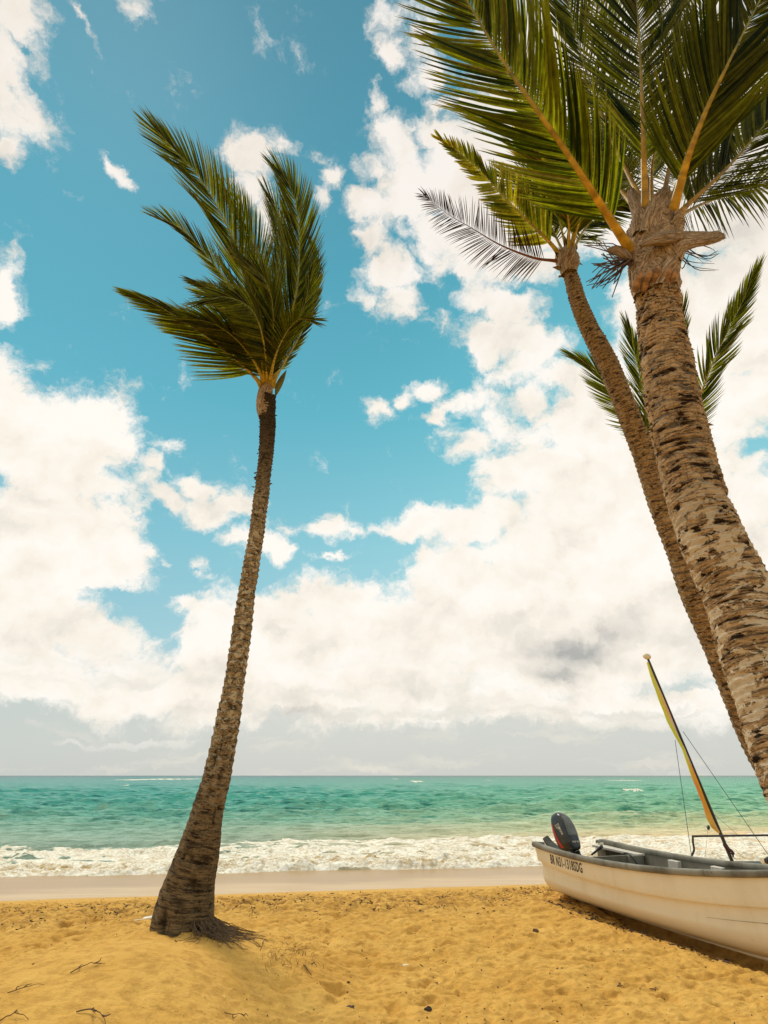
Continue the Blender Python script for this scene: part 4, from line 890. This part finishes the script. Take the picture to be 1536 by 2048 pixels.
# transom with the notch cut for the motor
mb = MB(); zs0 = float(b_sheer(0)); b0 = float(b_beam(0)); s0 = hull_section(0)
pts = [(-f * b0, z) for f, z in s0] + [(f * b0, z) for f, z in s0[::-1][1:]]
notch = [(b0 * .80, zs0), (b0 * .74, zs0 - .05), (b0 * .70, zs0 - .20), (-b0 * .66, zs0 - .20), (-b0 * .72, zs0 - .05), (-b0 * .78, zs0)]
ring_ = pts + notch; lrk = lambda z: .10 * (1 - z / zs0)
A_ = np.array([bw(lrk(z), y, z) for y, z in ring_]); B_ = np.array([bw(lrk(z) + .045, y * .985, z) for y, z in ring_]); m_ = len(ring_)
Fc = [tuple(range(m_)), tuple(range(m_, 2 * m_))[::-1]] + [(i, (i + 1) % m_, m_ + (i + 1) % m_, m_ + i) for i in range(m_)]
mb.add(np.concatenate([A_, B_]), Fc); mb.build('transom', m_white, boat, smooth=False)
# gunwale: a fat worn rubber rail on each side, joined at the bow
rn = np.random.RandomState(2)
for s in (-1, 1):
    l = np.linspace(0, 1, 120); y = s * (b_beam(l) + .006); z = b_sheer(l) + .004 + .003 * perlin(l * 30, s * 5.)
    C = bw(l * BL, y, z); T, A, B = frames(C, (0, 0, 1)); th = np.linspace(0, 2 * math.pi, 16, endpoint=False)
    ca, sb = np.cos(th), np.sin(th); se = lambda x: np.sign(x) * np.abs(x) ** .55
    wdt = .040 * (1 + .05 * perlin(l * 25, 3.)); V = C[:, None] + wdt[:, None, None] * se(ca)[None, :, None] * A[:, None] + .034 * se(sb)[None, :, None] * B[:, None]
    Fc = [tuple(f) for f in grid_faces(120, 16, True)] + [tuple(range(16))[::-1], tuple(119 * 16 + k for k in range(16))]
    mb = MB(); mb.add(V.reshape(-1, 3), Fc)
    e = bw(np.array([.0, -.01, .01, .03]), s * np.array([b0 + .0, b0 - .03, b0 * .88, b0 * .78]), np.full(4, zs0 + .004))
    mb.tube(catmull(e, 12), np.linspace(.034, .028, 12), 10, ref=(0, 0, 1)); mb.build('gunwale', m_grey, boat)
# stern: well bulkhead, sole of the well, quarter deck
def bx_b(mb, l, y, z, hl, hy, hz, bev=.008):
    c = bw(l, y, z); R_ = np.stack([bw(l + 1, y, z) - c, bw(l, y + 1, z) - c, bw(l, y, z + 1) - c], 1); mb.box(c, (hl, hy, hz), R_, bev); return mb
def plank(mb, l, zt, zb, th=.03, k=.955):                  # cross wall fitted to the hull at station l
    t = l / BL; sec = hull_section(t); b_ = float(b_beam(t)); zz = np.array([z for f, z in sec][::-1]); ff = np.array([f for f, z in sec][::-1])
    hs = np.linspace(zb, zt, 8); w_ = np.interp(hs, zz, ff) * b_ * k - .005
    ring = [(-w, h) for w, h in zip(w_, hs)] + [(w, h) for w, h in zip(w_[::-1], hs[::-1])]
    A_ = np.array([bw(l - th / 2, y, z) for y, z in ring]); B_ = np.array([bw(l + th / 2, y, z) for y, z in ring]); m_ = len(ring)
    mb.add(np.concatenate([A_, B_]), [tuple(range(m_))[::-1], tuple(range(m_, 2 * m_))] + [(i, (i + 1) % m_, m_ + (i + 1) % m_, m_ + i) for i in range(m_)]); return mb
mb = MB(); plank(mb, .70, float(b_sheer(.18)) - .04, .26); mb.build('stern_bulkhead', m_inner, boat, smooth=False)
mb = MB(); bx_b(mb, .40, 0, float(b_sheer(.1)) - .27, .27, .56, .012); mb.build('stern_seat', m_inner, boat)
qd = [(0.03, b0 * .62), (.03, b0 - .03), (.36, float(b_beam(.1)) - .03), (.74, float(b_beam(.19)) - .03), (.74, float(b_beam(.19)) - .20)]
for s, nm in ((1, 'quarter_deck'),):
    mb = MB(); m_ = len(qd); z0 = float(b_sheer(.05)) - .035
    tp = np.array([bw(l, s * y, float(b_sheer(l / BL)) - .03) for l, y in qd]); bt2 = np.array([bw(l, s * y, float(b_sheer(l / BL)) - .055) for l, y in qd])
    mb.add(np.concatenate([tp, bt2]), [tuple(range(m_)), tuple(range(m_, 2 * m_))[::-1]] + [(i, m_ + i, m_ + (i + 1) % m_, (i + 1) % m_) for i in range(m_)]); mb.build(nm, m_pale, boat, smooth=False)
mb = MB(); bx_b(mb, .74, .50, float(b_sheer(.19)) - .19, .028, .14, .15); mb.build('locker_wall', m_inner, boat)
# floor and seats
fl = np.linspace(.05, .93, 30); mb = MB(); Vf = []
for t in fl:
    zf = float(b_keel(t)) + .13; wv = float(b_beam(t)) * .60
    Vf += [bw(t * BL, -wv, zf), bw(t * BL, 0, zf - .01), bw(t * BL, wv, zf)]
mb.add(Vf, [tuple(f) for f in grid_faces(30, 3)]); mb.build('floor', m_inner, boat, fix=False)
for l, dep in ((1.55, .13), (2.25, .13), (2.95, .14)):
    t = l / BL; wv = float(b_beam(t)) * .90
    mb = MB(); bx_b(mb, l, 0, float(b_sheer(t)) - .20, dep, wv - .02, .018); bx_b(mb, l, wv * .58, float(b_sheer(t)) - .31, dep * .92, wv * .16, .09); bx_b(mb, l, -wv * .58, float(b_sheer(t)) - .31, dep * .92, wv * .16, .09)
    mb.build('bench', m_inner, boat)
for l in (1.28, 1.93, 2.62):
    t = l / BL; wv = float(b_beam(t)) * .93; mb = MB(); bx_b(mb, l, wv - .065, float(b_sheer(t)) - .145, .075, .04, .115, .006); mb.build('side_block', m_pale if l < 2.5 else m_inner, boat)
mb = MB(); pts = np.array([bw(.50, .42, .50), bw(.66, .40, .60), bw(.80, .38, .57), bw(.95, .40, .38), bw(1.1, .36, .25)]); mb.tube(catmull(pts, 24), .011, 6)
m_rubber = simple("black_rubber", (.018, .018, .02), .5, .3); mb.build('fuel_hose', m_rubber, boat)
# registration on the bow side
def letters(txt, size, shear=0.0, bold=.0, sx=1.0):
    cu = bpy.data.curves.new("lettering", 'FONT'); cu.body = txt; cu.size = size; cu.shear = shear; cu.offset = bold; cu.resolution_u = 4; cu.space_character = 1.14
    o = bpy.data.objects.new("lettering", cu); sc.collection.objects.link(o); bpy.context.view_layer.update()
    me = bpy.data.meshes.new_from_object(o.evaluated_get(bpy.context.evaluated_depsgraph_get()))
    V = np.array([v.co[:] for v in me.vertices]); Fc = [tuple(p.vertices) for p in me.polygons]
    bpy.data.objects.remove(o); bpy.data.curves.remove(cu); bpy.data.meshes.remove(me)
    V[:, 0] = (V[:, 0] - V[:, 0].min()) * sx; return V, Fc
V, Fc = letters("BR N31-1318SDG", .155, 0.0, .0030)
V[:, 0] *= .62 / V[:, 0].max()
Vt = []
for x, y, _ in V:
    l = .345 + x; t = l / BL; z = float(b_sheer(t)) - .162 - .05 * (x / .60) * 0 + y * 1.0 - .0
    st = float(b_step(t)); f = np.interp(float(b_sheer(t)) - z, [0, st * .35, st * .75, st - .012], [1.0, .992, .978, .968]); Vt.append(bw(l, -f * float(b_beam(t)) - .003, z))
m_ink = simple("black_lettering", (.012, .012, .014), .5, .2)
mesh('registration_lettering', Vt, Fc, m_ink, hull, smooth=False)
# long scratch near the bow
mb = MB(); tq = np.linspace(.66, .84, 20)
pp = [bw(t * BL, -(.905 * float(b_beam(t))) - .001, float(b_sheer(t)) - float(b_step(t)) - .13 - .02 * (t - .6)) for t in tq]; mb.tube(np.array(pp), np.linspace(.001, .0025, 20), 4, cap=True)
mb.build('scratch', simple("scratch", (.20, .13, .07), .9), hull)

# outboard motor
m_black = simple("motor_black", (.022, .024, .022), .28, .3, 12); m_panel = simple("motor_grey_panel", (.13, .122, .105), .25, .25, 10)
m_red = simple("red_stripe", (.50, .012, .02), .4, .1); m_lt = simple("pale_lettering", (.65, .58, .42), .5, .1)
mo = thing('outboard_motor', bw(.0, .05, .45), 'black outboard motor with a red stripe, clamped on the white boat stern', 'outboard motor')
m_o = bw(.02, .02, .47)
fx = unit(bw(1, 0, 0) - bw(0, 0, 0)); fy = unit(bw(0, 1, 0) - bw(0, 0, 0)); fz = np.array([0, 0, 1.0])
tilt = rad(20); ax = unit(fz * math.cos(tilt) - fx * math.sin(tilt)); fwd = unit(np.cross(fy, ax)) ; fwd = fwd if fwd @ fx > 0 else -fwd
def mp(a, c, h): return m_o + fwd * a + fy * c + ax * h          # motor frame: fore-aft, across, up
hs = np.array([.06, .09, .16, .27, .38, .47, .54, .585, .605]); fa = np.array([.15, .175, .195, .205, .20, .18, .145, .10, .05]); fc_ = np.array([.10, .125, .145, .150, .145, .128, .105, .075, .03]); ca_ = np.array([.03, .02, .01, .0, -.005, -.015, -.03, -.045, -.055])
hh = np.linspace(hs[0], hs[-1], 34); th = np.linspace(0, 2 * math.pi, 40, endpoint=False); se = lambda x, e: np.sign(x) * np.abs(x) ** e
def cowl_pt(h, th_, grow=0.0):
    a = np.interp(h, hs, fa) * .82 + grow; c = np.interp(h, hs, fc_) * .80 + grow; o = np.interp(h, hs, ca_)
    return mp(o + a * se(np.cos(th_), .50), c * se(np.sin(th_), .50), h)
V = np.array([cowl_pt(h, q) for h in hh for q in th]); Fc = [tuple(f) for f in grid_faces(34, 40, True)] + [tuple(range(40))[::-1], tuple(33 * 40 + k for k in range(40))]
mb = MB(); mb.add(V, Fc); cowl = mb.build('cowl', m_black, mo)
def patch(name, h0, h1, q0, q1, mat, parent, nh=12, nq=6, g=.003, hf=None):
    V = []; 
    for i in range(nh):
        for j in range(nq):
            h = h0 + (h1 - h0) * i / (nh - 1); qa, qb = (q0(i / (nh - 1)), q1(i / (nh - 1))) if callable(q0) else (q0, q1); V.append(cowl_pt(h, qa + (qb - qa) * j / (nq - 1), g))
    return mesh(name, V, grid_faces(nh, nq), mat, parent)
# near side of the motor is -y (th=-pi/2), front is th=0
patch('red_stripe', .12, .47, lambda k: -1.75 - .45 * k, lambda k: -1.58 - .30 * k, m_red, cowl)
patch('front_panel', .24, .53, lambda k: -.62 + .1 * k, lambda k: .60, m_panel, cowl, g=.004)
V, Fc = letters("YAMAHA", .05, 0, .001); V[:, 0] *= .17 / V[:, 0].max()
mesh('lettering', [cowl_pt(.44 - x, -1.62 + .35 * (x / .17) * .4 + y * 5.0 + .0, .004) for x, y, _ in V], Fc, m_lt, cowl, smooth=False)
V, Fc = letters("ENDURO", .03, 0, .0012); V[:, 0] *= .15 / V[:, 0].max()
mesh('lettering', [cowl_pt(.14 + y, -.35 + x * 3.6, .004) for x, y, _ in V], Fc, m_lt, cowl, smooth=False)
mb = MB(); mb.tube(np.array([mp(-.04, 0, .08), mp(-.06, 0, -.05), mp(-.09, 0, -.25), mp(-.12, 0, -.42)]), [.085, .07, .055, .05], 10, 1.5); mb.box(mp(-.20, 0, -.16), (.10, .012, .14), np.stack([fwd, fy, ax], 1), .004)
mb.box(mp(-.17, 0, -.30), (.16, .10, .008), np.stack([fwd, fy, ax], 1), .003); mb.build('drive_leg', m_black, mo)
m_brk = simple("motor_bracket", (.065, .065, .05), .6, .3)
mb = MB(); tl = rad(38)
for s in (-1, 1):
    mb.box(mp(.02, s * .09, -.04), (.06, .012, .10), np.stack([fwd, fy, ax], 1), .005)
pts = np.array([mp(-.10, -.02, .0), mp(-.22, -.05, .12), mp(-.31, -.07, .24), mp(-.36, -.08, .35)]); mb.tube(catmull(pts, 14), np.linspace(.085, .05, 14), 10, .6); mb.box(mp(-.22, -.04, -.05), (.09, .05, .07), np.stack([fwd, fy, ax], 1), .02); mb.build('swivel_bracket', m_brk, mo)
mb = MB(); mb.tube(np.array([bw(.12, .30, .50), bw(.27, .28, .585), bw(.36, .27, .64)]), [.014, .016, .024], 8); mb.build('tiller_handle', m_rubber, mo)

# ------------------------------------------------------------------ the small sailing catamaran behind
CY = 14.6
cat = thing('catamaran', at(1465, 1730, CY), 'small beached sailing catamaran behind the white boat, tilted mast with furled sail', 'sailing boat')
m_mast = simple("mast_black", (.02, .018, .018), .4, .3); m_wire = simple("rigging_wire", (.06, .12, .11), .4, .2)
foot_ = at(1464, 1722, CY); tip = at(1296, 1318, CY + .25)
mb = MB(); mb.tube(np.array([foot_ + (tip - foot_) * k for k in np.linspace(0, 1, 20)]), np.linspace(.034, .026, 20), 8, 1.5); mast = mb.build('mast', m_mast, cat)
mb = MB(); c = tip + (tip - foot_) / 4.7 * .07; q = np.linspace(0, math.pi, 12); xs = unit(np.array([1, .1, -.25])); pts = np.array([c + xs * (.105 * -math.cos(a)) for a in q]); mb.tube(pts, np.clip(.078 * np.sin(q), .004, 1), 16); mb.build('mast_float', simple("float_cream", (.72, .62, .45), .45, .2), mast)
# furled sail: a long narrow pleated bag along the mast
m_sail, t, b = material("sailcloth")
lnA = t.attr('u'); vA = t.attr('v'); oc = t.new('ShaderNodeTexCoord').outputs['Object']
sn_, _ = t.noise(oc, 6, 3, .6)
uu = t.math('ADD', lnA, t.math('MULTIPLY_ADD', sn_, .12, -.06))
inner_ = t.ramp(uu, [(0, (.62, .22, .02)), (.10, (.66, .52, .38)), (.20, (.70, .32, .015)), (.32, (.78, .50, .03)), (.42, (.74, .26, .03)), (.47, (.72, .62, .50)), (.62, (.74, .64, .52)), (.72, (.76, .36, .12)), (.85, (.72, .60, .30)), (1, (.62, .60, .08))])
inner_.node.color_ramp.interpolation = 'B_SPLINE'
outer_ = t.ramp(uu, [(0, (.70, .52, .05)), (.12, (.66, .50, .08)), (.24, (.70, .30, .04)), (.36, (.74, .22, .05)), (.44, (.58, .60, .05)), (.62, (.60, .64, .04)), (1, (.66, .62, .10))])
cc = t.mix(t.mapr(t.math('ADD', vA, t.math('MULTIPLY_ADD', sn_, .4, -.2)), .45, .62), inner_, outer_)
t.put(b.inputs['Base Color'], cc); b.inputs['Roughness'].default_value = .7
n_ = 90; ks = np.linspace(.125, .985, n_)
wpx = np.interp(ks, [.125, .15, .166, .20, .27, .40, .52, .60, .67, .80, .92, .985], [2, 9, 11, 12, 9, 8, 4, 9, 12, 10, 8, 4]); wm = wpx * CY / 1.05 / F
V = []; U_ = []; Vv = []; sides_ = 14; lat = unit(np.array([-1, .05, -.30])); rn = np.random.RandomState(6)
for i, k in enumerate(ks):
    c = foot_ + (tip - foot_) * k
    for j in range(sides_):
        a = 2 * math.pi * j / sides_; x = .5 - .5 * math.cos(a); y = math.sin(a) * .045 * (1 + .5 * math.sin(9 * k * 6.28 / 3 + j)); e = 1 + .10 * perlin(k * 22, j * .4)
        V.append(c + lat * (x * wm[i] * e + .02) + np.array([0, 1, 0]) * y); U_.append(k); Vv.append(x)
sail = mesh('furled_sail', V, grid_faces(n_, sides_, True), m_sail, cat, attrs={'u': np.array(U_, float), 'v': np.array(Vv, float)})
def wire(name, a, b_, r=.006, mat=None, sag=0.0, par=None):
    k = np.linspace(0, 1, 12)[:, None]; P_ = a * (1 - k) + b_ * k; P_[:, 2] -= sag * np.sin(np.pi * k[:, 0]); mb = MB(); mb.tube(P_, r, 5); return mb.build(name, mat or m_wire, par or cat)
hp = foot_ + (tip - foot_) * .62
wire('shroud', at(1350, 1480, CY + .1), at(1383, 1712, CY - .8), .007)
wire('shroud', at(1366, 1463, CY + .1), at(1545, 1722, CY - .2), .007)
wire('shroud', at(1430, 1630, CY), at(1478, 1672, CY + .8), .004)
wire('sheet_rope', at(1416, 1656, CY), at(1410, 1715, CY), .004, simple("rope", (.45, .40, .28), .8))
mb = MB(); mb.tube(np.array([at(1416, 1650, CY), at(1416.6, 1654, CY), at(1417, 1660, CY)]), [.012, .04, .02], 8); mb.build('pulley_block', m_mast, cat)
mb = MB(); c1 = np.array([at(x, y, CY - .5) for x, y in ((1700, 1667), (1536, 1670.5), (1386, 1672.5))]); mb.tube(resample(c1, 20)[0], .020, 8); mb.tube(catmull(path([(1385.5, 1671), (1386, 1685), (1388, 1700), (1383, 1712)], CY - .5), 16), .022, 8); mb.build('tiller_crossbar', m_mast, cat)
rn = np.random.RandomState(9); mb = MB()
for k in range(9):
    a = at(1448 + rn.uniform(-2, 3), 1688 + rn.uniform(-6, 8), CY); b_ = at(1466 + rn.uniform(-4, 3), 1714 + rn.uniform(-8, 4), CY); m_ = (a + b_) / 2 + rn.normal(size=3) * .04; mb.tube(catmull(np.array([a, m_, b_]), 9), .014, 5)
mb.build('rope_bundle', simple("dark_rope", (.10, .03, .03), .8, .5, 30), cat)
# two hulls, cross beams and the trampoline, mostly hidden behind the boat
def cat_hull(y0, z0):
    l = np.linspace(0, 1, 50); r_ = .17 * np.clip(np.sin(np.clip(.12 + l * .86, 0, 1) * math.pi), .02, 1) ** .6; C = np.stack([5.4 + 5.2 * l, y0 + 0 * l - .3 * l, z0 + .12 * (1 - l) ** 3], 1)
    mb = MB(); mb.tube(C, r_, 16, 1.25, ref=(0, 0, 1)); return mb.build('hull', m_white, cat)
gz = float(ground(7.5, CY, False)); zc = -.36
cat_hull(CY - .85, gz + .10); cat_hull(CY + .85, gz + .05)
mb = MB()
for x in (6.9, 8.6): MB().tube(np.array([[x, CY - .9, gz + .24], [x, CY + .9, gz + .20]]), .035, 8).build('crossbeam', m_mast, cat)
m_net = simple("trampoline_net", (.03, .045, .04), .8, .3, 40)
mb = MB(); q = [at(1456, 1722, CY), at(1536, 1722.5, CY), at(1620, 1723, CY), at(1620, 1733, CY - .7), at(1470, 1729, CY - .7)]
mb.add(np.array(q + [p - np.array([0, 0, .03]) for p in q]), [(0, 1, 2, 3, 4), (9, 8, 7, 6, 5)] + [(i, 5 + i, 5 + (i + 1) % 5, (i + 1) % 5) for i in range(5)]); mb.build('trampoline', m_net, cat, smooth=False)
# rolled white canvas with a dark open end, lying beyond the bow
fd = thing('fender', at(1545, 1722, 9.0), 'rounded white fender with dark end beyond the boat bow', 'fender')
a_, b_ = at(1524, 1721, 9.0), at(1575, 1719, 9.15)
mb = MB(); k = np.linspace(0, 1, 14); mb.tube(np.array([a_ * (1 - q) + b_ * q for q in k]), np.array([.035, .052, .060] + [.062] * 8 + [.06, .05, .035]) * 1.0, 18); mb.build('fender_body', m_white, fd)
mb = MB(); mb.tube(np.array([at(1531, 1722.3, 8.92), at(1538, 1721.5, 8.92)]), [.030, .050], 16); mb.build('end_cap', simple("fender_cap", (.03, .018, .015), .7), fd)

# ------------------------------------------------------------------ things lying on the sand
def onsand(px, py):                       # where that line of sight meets the sand
    r = ray(px, py); s = 1.5
    for i in range(4000):
        p = np.array([0, 0, CZ]) + r * s
        if p[2] <= ground(p[0], p[1], False): break
        s += .01
    return p
m_twig = simple("twig_wood", (.10, .055, .028), .9, .4, 30); m_bit = simple("dry_bits", (.075, .04, .02), .9, .5, 30)
def twig(px, py, ln, ang, label, bend=.2, branches=2, r=.006, seed=0, upl=.02):
    rn = np.random.RandomState(seed); p = onsand(px, py); o = tag(thing('twig', p, label, 'twig')); sc.collection.objects.unlink(o); bpy.data.objects.remove(o)
    d = np.array([math.cos(rad(ang)), math.sin(rad(ang)), 0]); mb = MB(); pts = []; q = p - d * ln / 2
    for i in range(10):
        q = q + d * ln / 10; d = unit(d + np.array([-d[1], d[0], 0]) * bend * rn.normal() * .6 + .0); pts.append([q[0], q[1], float(ground(q[0], q[1])) + r + upl * math.sin(i / 9 * math.pi) * rn.uniform(.6, 1)])
    pts = np.array(pts); mb.tube(catmull(pts, 24), np.linspace(r, r * .4, 24) * .55, 6)
    for k in range(branches):
        i = rn.randint(2, 8); a = rn.uniform(.5, 1.3) * rn.choice([-1, 1]); dd = unit(pts[min(i + 1, 9)] - pts[i]); dd = np.array([dd[0] * math.cos(a) - dd[1] * math.sin(a), dd[0] * math.sin(a) + dd[1] * math.cos(a), rn.uniform(0, .3)])
        e = pts[i] + dd * ln * rn.uniform(.15, .35); mb.tube(catmull(np.array([pts[i], (pts[i] + e) / 2 + rn.normal(size=3) * .01, e]), 8), np.linspace(r * .7, r * .3, 8), 5)
    V = np.concatenate(mb.V); mb.V = [V]; ob = mb.build('twig', m_twig); 
    me = ob.data; co = np.zeros(len(me.vertices) * 3, np.float32); me.vertices.foreach_get('co', co); co = co.reshape(-1, 3) - p.astype(np.float32); me.vertices.foreach_set('co', co.ravel()); ob.location = tuple(p); me.update()
    return tag(ob, label, 'twig', 'twigs lying on the sand')
twig(172, 1942, .24, 28, 'long thin twig lying on the left slope of the sand hump', seed=1)
twig(195, 2030, .30, 15, 'branching dark twig at the bottom edge, lower left', .3, 4, .007, 2)
twig(46, 1988, .22, 22, 'thin straight twig on the sand near the left edge', .15, 2, .005, 3)
twig(25, 2043, .20, 12, 'curved twig in the bottom left corner', .4, 1, .006, 4)
twig(528, 1905, .20, 75, 'upright bent twig beside the palm roots', .3, 1, .005, 5, .05)
twig(470, 2038, .18, 5, 'forked twig at the bottom edge below the palm', .25, 3, .005, 6)
twig(612, 1952, .13, -60, 'short thick dark twig right of the dry grass tuft', .2, 0, .010, 7)
twig(627, 1946, .09, -50, 'small dark stick, rightmost beside the dry grass tuft', .1, 0, .009, 8)
twig(958, 1932, .16, 62, 'thin slanted twig on open sand left of the boat', .1, 0, .004, 9, .03)
twig(1310, 1990, .10, 10, 'flat dark twig on the sand below the boat', .3, 2, .007, 10)
twig(1243, 1980, .10, 20, 'small ragged dark twig on the sand, below centre of boat', .4, 3, .008, 11)
def stone(name, px, py, s, mat, label, cat, seed=0, flat=.6):
    p = onsand(px, py); n, m = 14, 20; V = []
    for i in range(n):
        a = math.pi * i / (n - 1)
        for j in range(m):
            b_ = 2 * math.pi * j / m; d = np.array([math.sin(a) * math.cos(b_), math.sin(a) * math.sin(b_), math.cos(a)]); r = s * (1 + .45 * float(perlin(d[0] * 1.6 + seed, d[1] * 1.6, d[2] * 1.6))); V.append([d[0] * r, d[1] * r * .8, d[2] * r * flat + s * flat * .5])
    o = mesh(name, V, grid_faces(n, m, True), mat); o.location = (p[0], p[1], float(ground(p[0], p[1]))); return tag(o, label, cat)
stone('stone', 1072, 1871, .032, simple("dark_stone", (.13, .07, .035), .85, .4, 20, bump=.6), 'small dark stone on the sand left of the boat', 'stone', 1)
stone('seed_husk', 1187, 1844, .034, simple("husk", (.055, .03, .015), .9, .5, 20, bump=.6), 'dark broken seed husk on the sand beside the boat stern', 'husk', 4, .5)
stone('seed_husk', 857, 2034, .028, simple("husk_b", (.05, .03, .02), .9, .5, 20, bump=.6), 'dark open husk at the bottom edge, middle of the sand', 'husk', 7, .7)
stone('shell', 812, 1938, .035, simple("shell_white", (.72, .58, .38), .5, .2, 12), 'pale shell half buried in the sand in the middle', 'shell', 2, .35)
stone('seaweed_clump', 700, 2030, .03, simple("weed", (.09, .045, .02), .9, .5, 20, bump=.8), 'tiny brown seaweed clump at the bottom, left of the middle', 'seaweed', 9, .5)
# pale plank beside the palm foot
p = onsand(283, 1846); pl = thing('driftwood_board', p, 'pale board sticking out of the sand left of the palm foot', 'board')
m_board = simple("board_white", (.70, .62, .48), .6, .25, 8); R_ = np.array(Matrix.Rotation(rad(10), 3, 'Z') @ Matrix.Rotation(rad(-7), 3, 'Y')); mb = MB(); mb.box(p + np.array([.03, 0, .045]), (.14, .055, .010), R_, .004); mb.build('board', m_board, pl)
mb = MB(); mb.box(p + np.array([-.06, .0, .028]), (.045, .05, .014), R_, .004); mb.build('broken_end', m_twig, pl)
# dry grass tuft
rn = np.random.RandomState(51); mb = MB()
for k in range(260):
    px, py = rn.normal(578, 26), rn.normal(1915, 20)
    p = onsand(px, min(py, 1965)); h = rn.uniform(.02, .10); d = np.array([rn.normal() * .5, rn.normal() * .4, 1]); d = unit(d)
    mb.tube(np.array([p - [0, 0, .01], p + d * h * .6, p + d * h + np.array([rn.normal() * .03, 0, -.015])]), [.0022, .0016, .0006], 3)
tag(mb.build('dry_grass', simple("dry_grass", (.20, .115, .045), .9, .4), fix=False), 'sparse dry grass tuft on a little sand rise right of the palm', 'grass', kind='stuff')
# litter of small dark bits all over the dry sand, and the weed line of the last tide
rn = np.random.RandomState(61); mb = MB(); cnt = 0
def bit(X, Y, ln, w, rn):
    z = float(ground(X, Y)); a = rn.uniform(0, 3.14); d = np.array([math.cos(a), math.sin(a), rn.normal() * .25]) * ln / 2; s_ = np.array([-math.sin(a), math.cos(a), 0]) * w / 2; c = np.array([X, Y, z + w * .3 + .002]); up = np.array([0, 0, w * .5])
    c2 = c + s_ * rn.normal() * 1.2
    mb.add([c - d, c - s_ - up, c + s_ - up, c2 + up, c + d], [(0, 1, 3), (0, 3, 2), (0, 2, 1), (4, 3, 1), (4, 2, 3), (4, 1, 2)])
for k in range(900):
    Y = 4.9 + 7.5 * rn.rand() ** 1.5; X = rn.uniform(-.72, .72) * Y
    if X < -.9 and Y < 6.6 and rn.rand() < .8 and X > -3.4: continue
    if X < 0 and rn.rand() < .45: continue
    bit(X, Y, rn.lognormal(-3.95, .5), rn.uniform(.004, .013), rn)
tag(mb.build('sand_litter', m_bit, smooth=False, fix=False), 'tiny dark bits of wood and leaf scattered over the dry sand', 'beach litter', kind='stuff')
mb = MB()
for k in range(2600):
    X = rn.uniform(-7.8, 3.4); w0 = 9.5 + .25 * float(perlin(X * .8, 3.3)) + rn.normal() * .45; Y = w0 + .17 * X
    if float(perlin(X * 1.1, Y * 1.5, 77.)) < -.05: continue
    bit(X, Y, rn.lognormal(-3.3, .55), rn.uniform(.005, .016), rn)
tag(mb.build('tide_weed', m_bit, smooth=False, fix=False), 'thin broken line of dark dried weed along the last tide mark', 'seaweed', kind='stuff')
# dark weed bits added in the hollow to deepen the shade under the boat
mb = MB()
for k in range(420):
    l = rn.uniform(.25, 2.9); y = rn.normal(-.62, .14); c = bw(l, y, 0); bit(c[0], c[1], rn.lognormal(-3.0, .5), rn.uniform(.006, .02), rn)
tag(mb.build('shade_weed', m_bit, smooth=False, fix=False), 'dark weed and debris added in the hollow to deepen the shade under the boat', 'seaweed', kind='stuff')
